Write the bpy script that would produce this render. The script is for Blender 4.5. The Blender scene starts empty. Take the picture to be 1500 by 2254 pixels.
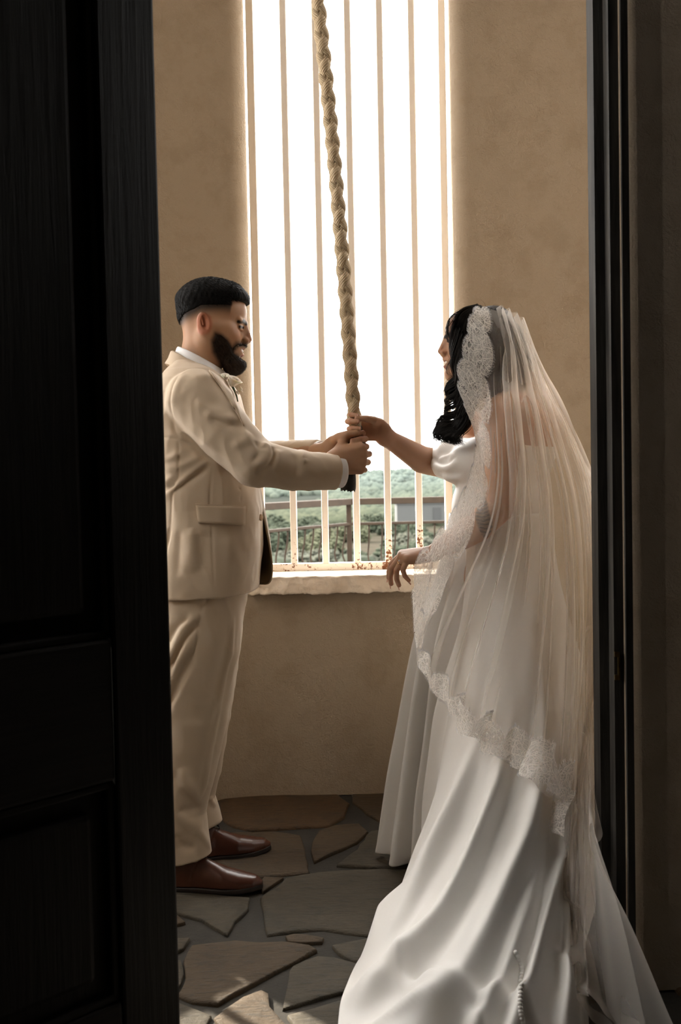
import bpy, bmesh, math, random
import numpy as np
from mathutils import Vector, Matrix, noise

random.seed(7); np.random.seed(7)
SC = bpy.context.scene
COL = SC.collection
pi = math.pi

# ------------------------------------------------------------------ camera
FPX = 2187.0                      # focal length in pixels of the 1500 x 2254 frame
CAM = np.array([0.0, 0.0, 1.21])
PITCH = math.radians(2.15); ROLL = math.radians(1.155)
_r0 = np.array([1.0, 0, 0]); _f = np.array([0, math.cos(PITCH), -math.sin(PITCH)])
_u0 = np.array([0, math.sin(PITCH), math.cos(PITCH)])
_r = math.cos(ROLL)*_r0 - math.sin(ROLL)*_u0
_u = math.sin(ROLL)*_r0 + math.cos(ROLL)*_u0
cd = bpy.data.cameras.new('camera'); cam = bpy.data.objects.new('camera', cd); COL.objects.link(cam)
cam.matrix_world = Matrix(((_r[0], _u[0], -_f[0], CAM[0]), (_r[1], _u[1], -_f[1], CAM[1]),
                           (_r[2], _u[2], -_f[2], CAM[2]), (0, 0, 0, 1)))
cd.sensor_fit = 'HORIZONTAL'; cd.sensor_width = 24.0; cd.lens = 24.0*FPX/1500.0
cd.clip_start = 0.02; cd.clip_end = 6000
SC.camera = cam
cd.dof.use_dof = True; cd.dof.focus_distance = 2.95; cd.dof.aperture_fstop = 5.0

# ------------------------------------------------------------------ sky, sun, exposure
SKY = 8.4
w = bpy.data.worlds.new('overcast_sky'); SC.world = w; w.use_nodes = True
nt = w.node_tree; nt.nodes.clear()
bg = nt.nodes.new('ShaderNodeBackground'); out = nt.nodes.new('ShaderNodeOutputWorld')
bg.inputs['Color'].default_value = (1.0, 0.975, 0.94, 1); bg.inputs['Strength'].default_value = SKY
nt.links.new(bg.outputs[0], out.inputs[0])
sd = bpy.data.lights.new('sun', 'SUN'); sun = bpy.data.objects.new('sun', sd); COL.objects.link(sun)
sd.energy = 14.0; sd.angle = math.radians(0.6); sd.color = (1.0, 0.9, 0.74)
_az = math.radians(45); _el = math.radians(30)
_sv = Vector((-math.sin(_az)*math.cos(_el), math.cos(_az)*math.cos(_el), math.sin(_el)))  # towards the sun
sun.rotation_euler = _sv.to_track_quat('Z', 'Y').to_euler()
vs = SC.view_settings
SC.display_settings.display_device = 'sRGB'
vs.view_transform = 'Standard'; vs.look = 'None'; vs.exposure = 0.36; vs.gamma = 1.0; vs.use_curve_mapping = False
SC.cycles.max_bounces = 12; SC.cycles.diffuse_bounces = 6; SC.cycles.transparent_max_bounces = 24
SC.cycles.glossy_bounces = 3; SC.cycles.transmission_bounces = 6
SC.cycles.use_denoising = True
SC.cycles.sample_clamp_indirect = 6.0
SC.cycles.use_adaptive_sampling = False

# ------------------------------------------------------------------ helpers
def px(x, y, Y):
    """the point of the place at depth Y that the photograph shows at pixel x, y"""
    d = _f + (x-750)/FPX*_r + (1127-y)/FPX*_u
    return CAM + d*(Y/d[1])
def pxz(x, y, z=0.0):
    d = _f + (x-750)/FPX*_r + (1127-y)/FPX*_u
    return CAM + d*((z-CAM[2])/d[2])
def colx(x, Y):
    """x of a vertical line at depth Y seen at column x where it crosses eye level"""
    return px(x, 1045, Y)[0]

ORG = {}
def tag(o, label=None, cat=None, group=None, kind=None):
    if label: o['label'] = label
    if cat: o['category'] = cat
    if group: o['group'] = group
    if kind: o['kind'] = kind
    return o
def empty(name, loc, label=None, cat=None, group=None, kind=None, parent=None):
    o = bpy.data.objects.new(name, None); COL.objects.link(o)
    L = np.array(loc, float); o.empty_display_size = 0.05
    if parent is not None:
        o.parent = parent; o.location = L - ORG[parent.name]
    else:
        o.location = L
    ORG[o.name] = L
    return tag(o, label, cat, group, kind)
def mk(name, V, F, mat=None, parent=None, smooth=True, loc=None, label=None, cat=None, group=None, kind=None,
       col=None, uv=None, mats=None, midx=None):
    """ONE mesh object. V in world coordinates, F list of tuples or an (n,k) array"""
    V = np.asarray(V, dtype=np.float64).reshape(-1, 3)
    base = ORG[parent.name] if parent is not None else (np.array(loc, float) if loc is not None else np.zeros(3))
    me = bpy.data.meshes.new(name)
    if isinstance(F, np.ndarray):
        n, k = F.shape
        me.vertices.add(len(V)); me.vertices.foreach_set('co', (V-base).astype(np.float32).ravel())
        me.loops.add(n*k); me.loops.foreach_set('vertex_index', F.astype(np.int32).ravel())
        me.polygons.add(n); me.polygons.foreach_set('loop_start', np.arange(0, n*k, k, dtype=np.int32))
        me.update(calc_edges=True); me.validate()
    else:
        me.from_pydata((V-base).tolist(), [], [tuple(int(i) for i in f) for f in F]); me.update()
    if smooth:
        me.polygons.foreach_set('use_smooth', np.ones(len(me.polygons), dtype=bool))
    if col is not None:
        a = me.color_attributes.new('tint', 'FLOAT_COLOR', 'POINT')
        c = np.asarray(col, np.float32)
        if c.shape[1] == 3: c = np.concatenate([c, np.ones((len(c), 1), np.float32)], 1)
        a.data.foreach_set('color', c.ravel())
    if uv is not None:
        l = me.uv_layers.new(name='uv'); vi = np.empty(len(me.loops), np.int32)
        me.loops.foreach_get('vertex_index', vi)
        l.data.foreach_set('uv', np.asarray(uv, np.float32)[vi].ravel())
    for m in (mats or ([mat] if mat else [])): me.materials.append(m)
    if midx is not None: me.polygons.foreach_set('material_index', np.asarray(midx, np.int32))
    o = bpy.data.objects.new(name, me); COL.objects.link(o)
    if parent is not None: o.parent = parent
    else: o.location = base
    ORG[o.name] = base
    return tag(o, label, cat, group, kind)
def boxm(c, s, rot=None):
    c = np.array(c, float); s = np.array(s, float)/2
    V = np.array([[x, y, z] for x in (-1, 1) for y in (-1, 1) for z in (-1, 1)], float)*s
    if rot is not None: V = V @ np.array(rot).T
    F = [(0, 1, 3, 2), (4, 6, 7, 5), (0, 4, 5, 1), (2, 3, 7, 6), (0, 2, 6, 4), (1, 5, 7, 3)]
    return V+c, F
def merge(parts):
    V = []; F = []; n = 0
    for v, f in parts:
        V.append(np.asarray(v)); F += [tuple(i+n for i in g) for g in f]; n += len(v)
    return np.concatenate(V), F
def rotz(a):
    c, s = math.cos(a), math.sin(a); return np.array([[c, -s, 0], [s, c, 0], [0, 0, 1]])
def bevel(o, w=0.004, seg=2):
    m = o.modifiers.new('bevel', 'BEVEL'); m.width = w; m.segments = seg; m.limit_method = 'ANGLE'; return o
def gridF(nu, nv, wrap_u=False):
    """faces of a grid of nv rows with nu points each"""
    iu = np.arange(nu if wrap_u else nu-1); iv = np.arange(nv-1)
    U, W = np.meshgrid(iu, iv); U = U.ravel(); W = W.ravel(); U2 = (U+1) % nu
    return np.stack([W*nu+U, W*nu+U2, (W+1)*nu+U2, (W+1)*nu+U], 1)
def spline(P, n, closed=False):
    """Catmull-Rom through the rows of P (any dimension), n samples"""
    P = np.asarray(P, float); m = len(P)
    if m == 2: return P[0]+(P[1]-P[0])*np.linspace(0, 1, n)[:, None]
    t = np.linspace(0, m-1, n); i = np.clip(t.astype(int), 0, m-2); f = (t-i)[:, None]
    ext = np.concatenate([[2*P[0]-P[1]], P, [2*P[-1]-P[-2]]])
    p0, p1, p2, p3 = ext[i], ext[i+1], ext[i+2], ext[i+3]
    return 0.5*((2*p1)+(-p0+p2)*f+(2*p0-5*p1+4*p2-p3)*f*f+(-p0+3*p1-3*p2+p3)*f**3)
def tube(P, R, k=8, caps=True):
    """a tube along the polyline P with radii R"""
    P = np.asarray(P, float); n = len(P); R = np.broadcast_to(np.asarray(R, float), (n,))
    T = np.gradient(P, axis=0); T /= np.linalg.norm(T, axis=1)[:, None]+1e-12
    a = np.array([0, 0, 1.0]) if abs(T[0][2]) < 0.9 else np.array([1.0, 0, 0])
    N = np.cross(T[0], a); N /= np.linalg.norm(N); V = []
    for i in range(n):
        N = N-T[i]*np.dot(N, T[i]); N /= np.linalg.norm(N)+1e-12
        B = np.cross(T[i], N)
        th = np.arange(k)/k*2*pi
        V.append(P[i]+R[i]*(np.cos(th)[:, None]*N+np.sin(th)[:, None]*B))
    V = np.concatenate(V); F = [tuple(f) for f in gridF(k, n, True).tolist()]
    if caps: F += [tuple(range(k))[::-1], tuple((n-1)*k+i for i in range(k))]
    return V, F
def strands(P, R, k=3):
    """many tapered tubes at once. P (s,n,3), R (s,n)"""
    s, n, _ = P.shape
    T = np.gradient(P, axis=1); T /= np.linalg.norm(T, axis=2, keepdims=True)+1e-9
    a = np.where(np.abs(T[..., 2:3]) < 0.9, np.array([0, 0, 1.0]), np.array([1.0, 0, 0]))
    N = np.cross(T, a); N /= np.linalg.norm(N, axis=2, keepdims=True)+1e-9; B = np.cross(T, N)
    th = np.arange(k)/k*2*pi
    V = P[:, :, None, :]+R[:, :, None, None]*(np.cos(th)[None, None, :, None]*N[:, :, None, :]+np.sin(th)[None, None, :, None]*B[:, :, None, :])
    f = gridF(k, n, True)
    F = (f[None]+(np.arange(s)*n*k)[:, None, None]).reshape(-1, 4)
    return V.reshape(-1, 3), F

# ------------------------------------------------------------------ materials
def newmat(name):
    m = bpy.data.materials.new(name); m.use_nodes = True
    nt = m.node_tree; b = nt.nodes['Principled BSDF']
    return m, nt, b
def nd(nt, t, **k):
    n = nt.nodes.new(t)
    for a, v in k.items():
        if a in n.inputs: n.inputs[a].default_value = v
        else: setattr(n, a, v)
    return n
def ramp(nt, fac, stops):
    r = nd(nt, 'ShaderNodeValToRGB'); e = r.color_ramp.elements
    while len(e) < len(stops): e.new(0.5)
    for el, (p, c) in zip(e, stops): el.position = p; el.color = (*c, 1) if len(c) == 3 else c
    nt.links.new(fac, r.inputs[0]); return r.outputs[0]
def coords(nt, kind='Object', scale=(1, 1, 1)):
    t = nd(nt, 'ShaderNodeTexCoord'); m = nd(nt, 'ShaderNodeMapping'); m.inputs['Scale'].default_value = scale
    nt.links.new(t.outputs[kind], m.inputs[0]); return m.outputs[0]
def noisen(nt, co, scale, detail=4, rough=0.55, dist=0.0):
    n = nd(nt, 'ShaderNodeTexNoise'); n.inputs['Scale'].default_value = scale; n.inputs['Detail'].default_value = detail
    n.inputs['Roughness'].default_value = rough; n.inputs['Distortion'].default_value = dist
    nt.links.new(co, n.inputs['Vector']); return n.outputs['Fac']
def mixc(nt, fac, a, b, mode='MIX'):
    m = nd(nt, 'ShaderNodeMix', data_type='RGBA', blend_type=mode)
    for s, v in ((m.inputs[0], fac), (m.inputs[6], a), (m.inputs[7], b)):
        if hasattr(v, 'links'): nt.links.new(v, s)
        elif isinstance(v, (int, float)): s.default_value = v
        else: s.default_value = (*v, 1)
    return m.outputs[2]
def math_n(nt, op, a, b=0.0):
    m = nd(nt, 'ShaderNodeMath', operation=op)
    for s, v in ((m.inputs[0], a), (m.inputs[1], b)):
        if hasattr(v, 'links'): nt.links.new(v, s)
        else: s.default_value = v
    return m.outputs[0]
def bump(nt, b, h, strength=0.3, dist=0.01):
    n = nd(nt, 'ShaderNodeBump'); n.inputs['Strength'].default_value = strength; n.inputs['Distance'].default_value = dist
    nt.links.new(h, n.inputs['Height']); nt.links.new(n.outputs[0], b.inputs['Normal'])
def simple(name, c1, c2=None, scale=20, rough=0.7, bs=0.0, bscale=None, bd=0.004, stretch=(1, 1, 1), detail=4, sheen=0.0, spec=0.5, sss=0.0):
    m, nt, b = newmat(name)
    co = coords(nt, 'Object', stretch)
    f = noisen(nt, co, scale, detail)
    c = ramp(nt, f, [(0.3, c1), (0.7, c2 or c1)])
    nt.links.new(c, b.inputs['Base Color']); b.inputs['Roughness'].default_value = rough
    b.inputs['Specular IOR Level'].default_value = spec
    if bs: bump(nt, b, noisen(nt, co, bscale or scale*4, 6), bs, bd)
    if sheen: b.inputs['Sheen Weight'].default_value = sheen
    if sss:
        b.inputs['Subsurface Weight'].default_value = sss; b.inputs['Subsurface Radius'].default_value = (0.02, 0.008, 0.004)
        b.inputs['Subsurface Scale'].default_value = 0.3
    return m
def srgb(r, g, b):
    f = lambda v: (v/255/12.92) if v/255 <= 0.04045 else ((v/255+0.055)/1.055)**2.4
    return (f(r), f(g), f(b))
# ------------------------------------------------------------------ setting: materials
def plaster_mat(name, c1, c2, c3):
    m, nt, b = newmat(name); co = coords(nt)
    big = noisen(nt, co, 1.6, 5, 0.6, 0.4); mid = noisen(nt, co, 9, 6, 0.65)
    c = mixc(nt, big, c1, c2); spot = ramp(nt, mid, [(0.35, (1, 1, 1)), (0.52, (0, 0, 0))])
    c = mixc(nt, math_n(nt, 'MULTIPLY', spot, 0.35), c, c3)
    nt.links.new(c, b.inputs['Base Color']); b.inputs['Roughness'].default_value = 0.9
    b.inputs['Specular IOR Level'].default_value = 0.2
    fine = noisen(nt, co, 170, 6, 0.75); lump = noisen(nt, co, 34, 5, 0.65, 0.9)
    h = math_n(nt, 'ADD', math_n(nt, 'MULTIPLY', fine, 0.7), lump)
    bump(nt, b, h, 0.75, 0.008); return m
M_PLASTER = plaster_mat('tan_plaster', srgb(176, 160, 139), srgb(165, 148, 127), srgb(148, 130, 107))
M_DARKWALL = simple('dark_hall_plaster', srgb(44, 37, 30), srgb(38, 32, 26), 3, 0.95, 0.3, 60)  # colour darkened so the hall throws back little light
M_STONE_SILL = simple('limestone', srgb(228, 214, 196), srgb(206, 188, 166), 8, 0.85, 0.6, 40, 0.01)
M_MORTAR = simple('floor_mortar', srgb(50, 46, 39), srgb(40, 37, 32), 14, 0.95, 0.5, 90)
def flag_mat(name, c1, c2, c3):
    m, nt, b = newmat(name); co = coords(nt)
    f = noisen(nt, co, 5, 7, 0.65, 0.8); g = noisen(nt, coords(nt, 'Object', (6, 30, 6)), 3, 6, 0.7, 0.5)
    c = ramp(nt, f, [(0.25, c1), (0.5, c2), (0.75, c3)])
    c = mixc(nt, ramp(nt, g, [(0.5, (0, 0, 0)), (0.66, (0.7, 0.7, 0.7))]), c, (0.03, 0.026, 0.02))
    nt.links.new(c, b.inputs['Base Color']); b.inputs['Roughness'].default_value = 0.62
    b.inputs['Specular IOR Level'].default_value = 0.35
    bump(nt, b, math_n(nt, 'ADD', noisen(nt, co, 30, 8, 0.7), g), 0.7, 0.012); return m
M_FLAGS = [flag_mat('flagstone_brown', srgb(66, 53, 37), srgb(78, 63, 44), srgb(57, 48, 36)),
           flag_mat('flagstone_grey', srgb(61, 55, 43), srgb(73, 65, 51), srgb(52, 49, 41)),
           flag_mat('flagstone_rust', srgb(78, 57, 37), srgb(88, 67, 44), srgb(60, 48, 35))]
def wood_mat(name, horizontal=False):
    m, nt, b = newmat(name)
    st = (2.5, 2.5, 60) if horizontal else (60, 60, 2.5)
    co = coords(nt, 'Object', st); f = noisen(nt, co, 1.2, 8, 0.7, 0.6)
    co2 = coords(nt, 'Object', (1, 1, 14) if horizontal else (14, 14, 1)); g = noisen(nt, co2, 1.5, 3, 0.5, 1.5)
    c = ramp(nt, f, [(0.3, (0.006, 0.0048, 0.0036)), (0.6, (0.013, 0.010, 0.0072)), (0.8, (0.024, 0.019, 0.0145))])
    c = mixc(nt, math_n(nt, 'MULTIPLY', g, 0.5), c, (0.007, 0.0055, 0.004)); b.inputs['Specular IOR Level'].default_value = 0.14
    nt.links.new(c, b.inputs['Base Color']); b.inputs['Roughness'].default_value = 0.62
    bump(nt, b, f, 0.5, 0.004); return m
M_WOOD_V = wood_mat('dark_stained_oak'); M_WOOD_H = wood_mat('dark_stained_oak_rail', True)
def rust_mat():
    m, nt, b = newmat('rusty_painted_steel'); co = coords(nt)
    sp = noisen(nt, co, 85, 4, 0.6); big = noisen(nt, coords(nt, 'Object', (1, 1, 0.35)), 13, 3, 0.5)
    sep = nd(nt, 'ShaderNodeSeparateXYZ'); nt.links.new(co, sep.inputs[0])
    low = ramp(nt, sep.outputs[2], [(0.0, (1, 1, 1)), (0.75, (0.35, 0.35, 0.35)), (1.0, (0.12, 0.12, 0.12))])
    k = math_n(nt, 'MULTIPLY', math_n(nt, 'ADD', sp, math_n(nt, 'MULTIPLY', math_n(nt, 'SUBTRACT', big, 0.5), 0.7)), low)
    f1 = ramp(nt, k, [(0.585, (0, 0, 0)), (0.64, (1, 1, 1))]); f2 = ramp(nt, k, [(0.55, (0, 0, 0)), (0.75, (1, 1, 1))])
    c = mixc(nt, math_n(nt, 'MULTIPLY', f2, 0.6), srgb(248, 242, 234), srgb(206, 150, 92)); c = mixc(nt, f1, c, srgb(120, 72, 36))
    nt.links.new(c, b.inputs['Base Color']); b.inputs['Roughness'].default_value = 0.55
    bump(nt, b, sp, 0.2, 0.003); return m
M_RUST = rust_mat()
M_RAILMETAL = simple('weathered_brown_steel', srgb(52, 43, 34), srgb(44, 36, 29), 12, 0.75, spec=0.12)

# ------------------------------------------------------------------ tower room
TC = np.array([0.057, 1.75]); TR = 2.0; TH = 4.7
WZ0, WZ1 = 0.80, 4.15; HALF = 0.372/TR
WINS = [0.0, math.radians(-50.3), math.radians(42), math.radians(-95)]  # last one is added: an unseen opening for side fill light
SILLS = [WZ0, WZ0, 1.9, 1.9]                          # unseen side sills raised so less light reaches the lower room
def tp(a, r, z): return np.array([TC[0]+r*math.sin(a), TC[1]+r*math.cos(a), z])
def tower_wall():
    edges = sorted([(wn-HALF, wn+HALF) for wn in WINS]); Z0 = {wn-HALF: z for wn, z in zip(WINS, SILLS)}
    A0, A1 = math.radians(-118), math.radians(79.5)
    RB = 0.075
    az = set(np.linspace(A0, A1, 60).tolist())
    for a, b in edges:
        for t in np.linspace(0, 1, 7):
            az.add(a-RB/TR*(1-math.cos(t*pi/2))); az.add(b+RB/TR*(1-math.cos(t*pi/2)))
    az = [a for a in az if not any(e0+1e-6 < a < e1-1e-6 for e0, e1 in edges)]
    az = np.array(sorted(az)); az = az[np.concatenate([[True], np.diff(az) > 1e-5])]
    zs = np.array(sorted(set([0.0, 0.2, 0.4, 0.6, 0.72, 0.77, WZ0] + [1.9] + np.linspace(WZ0, WZ1, 24).tolist() + [WZ1, 4.3, TH])))
    def rad(a, z):
        best = 0.0
        if z <= WZ1+1e-6:
            for e0, e1 in edges:
                if z < Z0[e0]-1e-6: continue
                d = min(abs(a-e0), abs(a-e1))*TR
                if d < RB and not (e0+1e-6 < a < e1-1e-6): best = max(best, RB-math.sqrt(max(0, RB*RB-(RB-d)**2)))
        q = 0.006*noise.noise(Vector((a*TR*1.5, z*1.2, 3.1)))+0.003*noise.noise(Vector((a*TR*5, z*4, 7.1)))
        return TR+best+q
    V = []; F = []
    na, nz = len(az), len(zs)
    for z in zs:
        for a in az: V.append(tp(a, rad(a, z), z))
    for k in range(nz-1):
        for i in range(na-1):
            am = (az[i]+az[i+1])/2; zm = (zs[k]+zs[k+1])/2
            if any(e0 < am < e1 and Z0[e0] < zm < WZ1 for e0, e1 in edges): continue
            F.append((k*na+i, (k+1)*na+i, (k+1)*na+i+1, k*na+i+1))
    for e0, e1 in edges:                                   # reveals
        n = len(V); r0 = TR+RB; r1 = TR+0.34
        for a in (e0, e1):
            for z in zs[(zs >= Z0[e0]-1e-6) & (zs <= WZ1+1e-6)]:
                V.append(tp(a, r0, z)); V.append(tp(a, r1, z))
        m = int(((zs >= Z0[e0]-1e-6) & (zs <= WZ1+1e-6)).sum())
        for s in range(2):
            for k in range(m-1):
                q = n+s*2*m+2*k; F.append((q, q+1, q+3, q+2))
        n = len(V)
        for z in (Z0[e0], WZ1):
            for a in np.linspace(e0, e1, 6):
                V.append(tp(a, TR, z)); V.append(tp(a, TR+0.34, z))
        for s in range(2):
            for k in range(5):
                q = n+s*12+2*k; F.append((q, q+1, q+3, q+2))
    # outer skin so that light enters only through the openings
    ao = np.linspace(A0, A1, 140); n = len(V)
    zo = [0.0, WZ0, 1.9, WZ1, TH]
    grid = sorted(set(ao.tolist()+[e for ed in edges for e in ed]))
    for z in zo:
        for a in grid: V.append(tp(a, TR+0.34, z))
    for k in range(4):
        for i in range(len(grid)-1):
            am = (grid[i]+grid[i+1])/2
            if 0 < k < 3 and any(e0 < am < e1 and Z0[e0] < (zo[k]+zo[k+1])/2 for e0, e1 in edges): continue
            q = n+k*len(grid)+i; F.append((q, q+1, q+len(grid)+1, q+len(grid)))
    return V, F
V, F = tower_wall()
wall = mk('wall_back', V, F, M_PLASTER, kind='structure')
# flagstone floor
floor = mk('floor', *boxm((0, 1.2, -0.056), (5.2, 6.4, 0.1)), M_MORTAR, smooth=False, kind='structure')
ST = [[(345,150),(420,130),(560,112),(700,100),(960,100),(1040,165),(1010,240),(930,285),(700,300),(520,310),(420,290),(360,250)],
 [(1050,95),(1380,95),(1400,255),(1215,275),(1130,220),(1055,160)],
 [(880,310),(960,285),(1090,272),(1140,318),(1080,375),(960,430),(850,480),(832,420),(850,345)],
 [(250,320),(420,325),(640,315),(780,335),(800,400),(825,535),(650,550),(540,555),(300,540)],
 [(1150,315),(1400,280),(1480,420),(1420,505),(1150,508),(970,498),(1080,415)],
 [(585,563),(690,562),(620,610),(575,642),(560,600)],
 [(700,568),(870,538),(1150,518),(1400,520),(1470,600),(1450,670),(1330,720),(1240,790),(1160,870),(900,838),(760,846),(600,868),(577,760),(567,672),(640,622)],
 [(20,640),(300,652),(510,668),(500,730),(430,800),(390,870),(250,790),(120,750),(20,690)],
 [(20,720),(75,740),(165,802),(75,826),(20,830)],
 [(20,895),(190,885),(150,942),(75,980),(20,985)],
 [(200,922),(430,893),(560,907),(700,903),(830,925),(862,950),(760,1010),(640,1070),(560,1118),(420,1190),(340,1240),(200,1220),(125,1190),(170,1100),(152,1000)],
 [(700,876),(740,868),(820,872),(905,886),(898,908),(780,915),(712,902)],
 [(945,926),(1140,885),(1220,900),(1150,1010),(1060,1012),(980,968)],
 [(740,1032),(870,985),(960,992),(1080,1025),(1090,1130),(1000,1172),(850,1215),(682,1260),(710,1150),(717,1062)],
 [(320,1310),(470,1205),(570,1162),(608,1182),(620,1250),(680,1322),(760,1410),(600,1460),(400,1430)],
 [(702,1302),(840,1262),(1050,1200),(1140,1290),(1060,1400),(800,1420)],
 [(20,1000),(140,1005),(165,1080),(115,1180),(20,1170)],
 [(20,1200),(195,1255),(305,1300),(270,1400),(20,1400)],
 [(1500,90),(1760,110),(1700,330),(1560,430),(1470,300)], [(1230,910),(1500,700),(1760,760),(1700,1000),(1400,1080),(1200,1010)],
 [(1520,460),(1800,400),(1850,640),(1560,680)], [(1180,1210),(1400,1110),(1750,1040),(1800,1380),(1300,1420)],
 [(-160,330),(200,330),(260,560),(40,620),(-170,600)], [(-200,640),(-10,650),(-10,860),(-220,850)]]
def flagstone(poly, i, P=None):
    P = np.array([pxz(340+x/2.419, 1700+y/2.419, 0.0)[:2] for x, y in poly]) if P is None else np.array(P)
    a = np.roll(P, -1, 0)
    if np.sum(P[:, 0]*a[:, 1]-a[:, 0]*P[:, 1]) < 0: P = P[::-1]
    Q = []
    for k in range(len(P)):                                # chip the outline
        p, q = P[k], P[(k+1) % len(P)]; L = np.linalg.norm(q-p); m = max(1, int(L/0.035))
        for j in range(m):
            t = j/m; r = p*(1-t)+q*t; nrm = np.array([(q-p)[1], -(q-p)[0]])/(L+1e-9)
            Q.append(r+nrm*0.006*noise.noise(Vector((r[0]*22, r[1]*22, i*3.7))))
    Q = np.array(Q); c = Q.mean(0); n = len(Q); V = []; F = []
    rings = [(1.0, -0.02), (1.0, -0.003), (0.985, 0.002), (0.96, 0.004), (0.7, 0.004), (0.35, 0.004)]
    tilt = np.array([random.uniform(-.012, .012), random.uniform(-.012, .012)])
    for s, z in rings:
        for q in Q:
            p = c+(q-c)*s; dz = 0.0025*noise.noise(Vector((p[0]*9, p[1]*9, i)))+0.0014*noise.noise(Vector((p[0]*35, p[1]*35, i)))
            V.append((p[0], p[1], z+(dz+np.dot(tilt, p-c) if z > -0.01 else 0)))
    V.append((c[0], c[1], 0.004))
    for k in range(len(rings)-1):
        for j in range(n): F.append((k*n+j, k*n+(j+1) % n, (k+1)*n+(j+1) % n, (k+1)*n+j))
    k = len(rings)-1
    for j in range(n): F.append((k*n+j, k*n+(j+1) % n, len(V)-1))
    mk('flagstone', V, F, M_FLAGS[(2, 0, 0, 0, 1, 0, 1, 1, 0, 1, 0, 0, 1, 1, 0, 1, 1, 1)[i % 18]], parent=floor)
for i, p in enumerate(ST): flagstone(p, i)
REST = []
rs0 = np.random.RandomState(11)
for gx in np.arange(-1.9, 2.2, .44):                    # the rest of the floor, under and beyond what the door frames
    for gy in np.arange(.35, 3.7, .40):
        c = np.array([gx+rs0.uniform(-.05, .05)+(.2 if int(gy*10) % 2 else 0), gy+rs0.uniform(-.05, .05)])
        q = CAM*0; yy = 1045+1.21*2187/max(c[1], .2); xx = 750+c[0]/c[1]*2187+(yy-1127)*.02
        if c[1] > 2.02 and 330 < xx < 1090: continue
        if math.hypot(c[0]-TC[0], c[1]-TC[1]) > 1.78 and c[1] > 1: continue
        n = rs0.randint(5, 8); aa = np.sort(np.arange(n)/n*2*pi+rs0.uniform(-.3, .3, n))
        pts = [(c[0]+.235*math.cos(a)*rs0.uniform(.85, 1.05), c[1]+.215*math.sin(a)*rs0.uniform(.85, 1.05)) for a in aa]
        REST.append(pts)
for i, P in enumerate(REST): flagstone(None, 30+i, P)
# ceiling with a hole for the bell rope
Vc = []; Fc = []
def ceil_edge(a):
    for r in np.arange(0.3, 6, 0.02):
        x, y = -0.18+r*math.cos(a), 2.9+r*math.sin(a)
        if y > 1.0 and math.hypot(x-TC[0], y-TC[1]) > TR+0.33: return r
        if abs(x) > 2.5 or y < -1.9: return r
    return r
for q in (0.0, 0.15, 0.4, 0.7, 1.0):
    for k in range(48): a = k/48*2*pi; r = 0.09+(ceil_edge(a)-0.09)*q; Vc.append((-0.18+r*math.cos(a), 2.9+r*math.sin(a), TH))
for q in range(4):
    for k in range(48): Fc.append((q*48+k, q*48+(k+1) % 48, (q+1)*48+(k+1) % 48, (q+1)*48+k))
ceil = mk('ceiling', Vc, Fc, M_PLASTER, kind='structure')
sol = ceil.modifiers.new('thick', 'SOLIDIFY'); sol.thickness = 0.12
mk('trim_1', *boxm((-0.18, 2.9, TH+0.22), (0.5, 0.16, 0.16)), M_WOOD_V, kind='structure')
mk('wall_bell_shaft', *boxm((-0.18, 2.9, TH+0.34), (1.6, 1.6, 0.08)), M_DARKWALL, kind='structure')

# ------------------------------------------------------------------ sill
def rough_box(c, s, n, amp, seed, chip=1.0):
    bm = bmesh.new(); bmesh.ops.create_cube(bm, size=1)
    bmesh.ops.subdivide_edges(bm, edges=bm.edges, cuts=n, use_grid_fill=True)
    V = []
    for v in bm.verts:
        p = Vector((v.co.x*s[0], v.co.y*s[1], v.co.z*s[2]))
        e = [abs(abs(v.co[k])-0.5) < 1e-4 for k in range(3)]
        v.co = p
    bmesh.ops.subdivide_edges(bm, edges=[e for e in bm.edges if abs(e.verts[0].co.x-e.verts[1].co.x) > s[0]/(n+1)*0.9], cuts=11)
    for v in bm.verts:
        p = v.co.copy(); q = p+Vector(c)
        front = abs(p.y+s[1]/2) < 1e-4
        d = noise.fractal(q*26, 0.8, 2.1, 4)*amp*(1.6 if front else 0.35)
        if front: v.co.y += d+amp*0.9*noise.noise(q*9)
        v.co.z += d*0.5
        v.co += Vector(c)
    V = np.array([v.co[:] for v in bm.verts]); bm.verts.index_update()
    F = [tuple(v.index for v in f.verts) for f in bm.faces]; bm.free(); return V, F
V, F = rough_box((0.05, 3.775, 0.808), (0.80, 0.31, 0.062), 9, 0.006, 1)
mk('trim_2', V, F, M_STONE_SILL, kind='structure', smooth=True)

# ------------------------------------------------------------------ steel grille in the window
GY = 3.87
win = empty('window_1', (0.06, GY, 0.84), kind='structure')
def pos_bar(xt, xb): return px(xt, 0, GY), px(xb, 1240, GY)
ZB = 0.862
def bar(name, x, w, z0, z1, d=0.028):
    V, F = boxm((x, GY, (z0+z1)/2), (w, d, z1-z0)); V = np.array(V)
    o = mk(name, V, F, M_RUST, parent=win, smooth=False); bevel(o, 0.004, 2); return o
for xc in (649, 718, 787.5, 856.5, 925):
    x = px(xc, 1240, GY)[0]; bar('bar', x, 0.026, ZB, 4.1)
xl = px(574, 1100, GY)[0]; xr = px(990, 1100, GY)[0]-0.004
bar('frame_side', xl, 0.03, 0.84, 4.14, 0.04); bar('frame_side', xr, 0.028, 0.84, 4.14, 0.04)
for nm, z in (('frame_bottom', 0.852), ('frame_top', 4.12)):
    o = mk(nm, *boxm(((xl+xr)/2, GY, z), (xr-xl, 0.034, 0.032)), M_RUST, parent=win, smooth=False); bevel(o, 0.004, 2)

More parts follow.
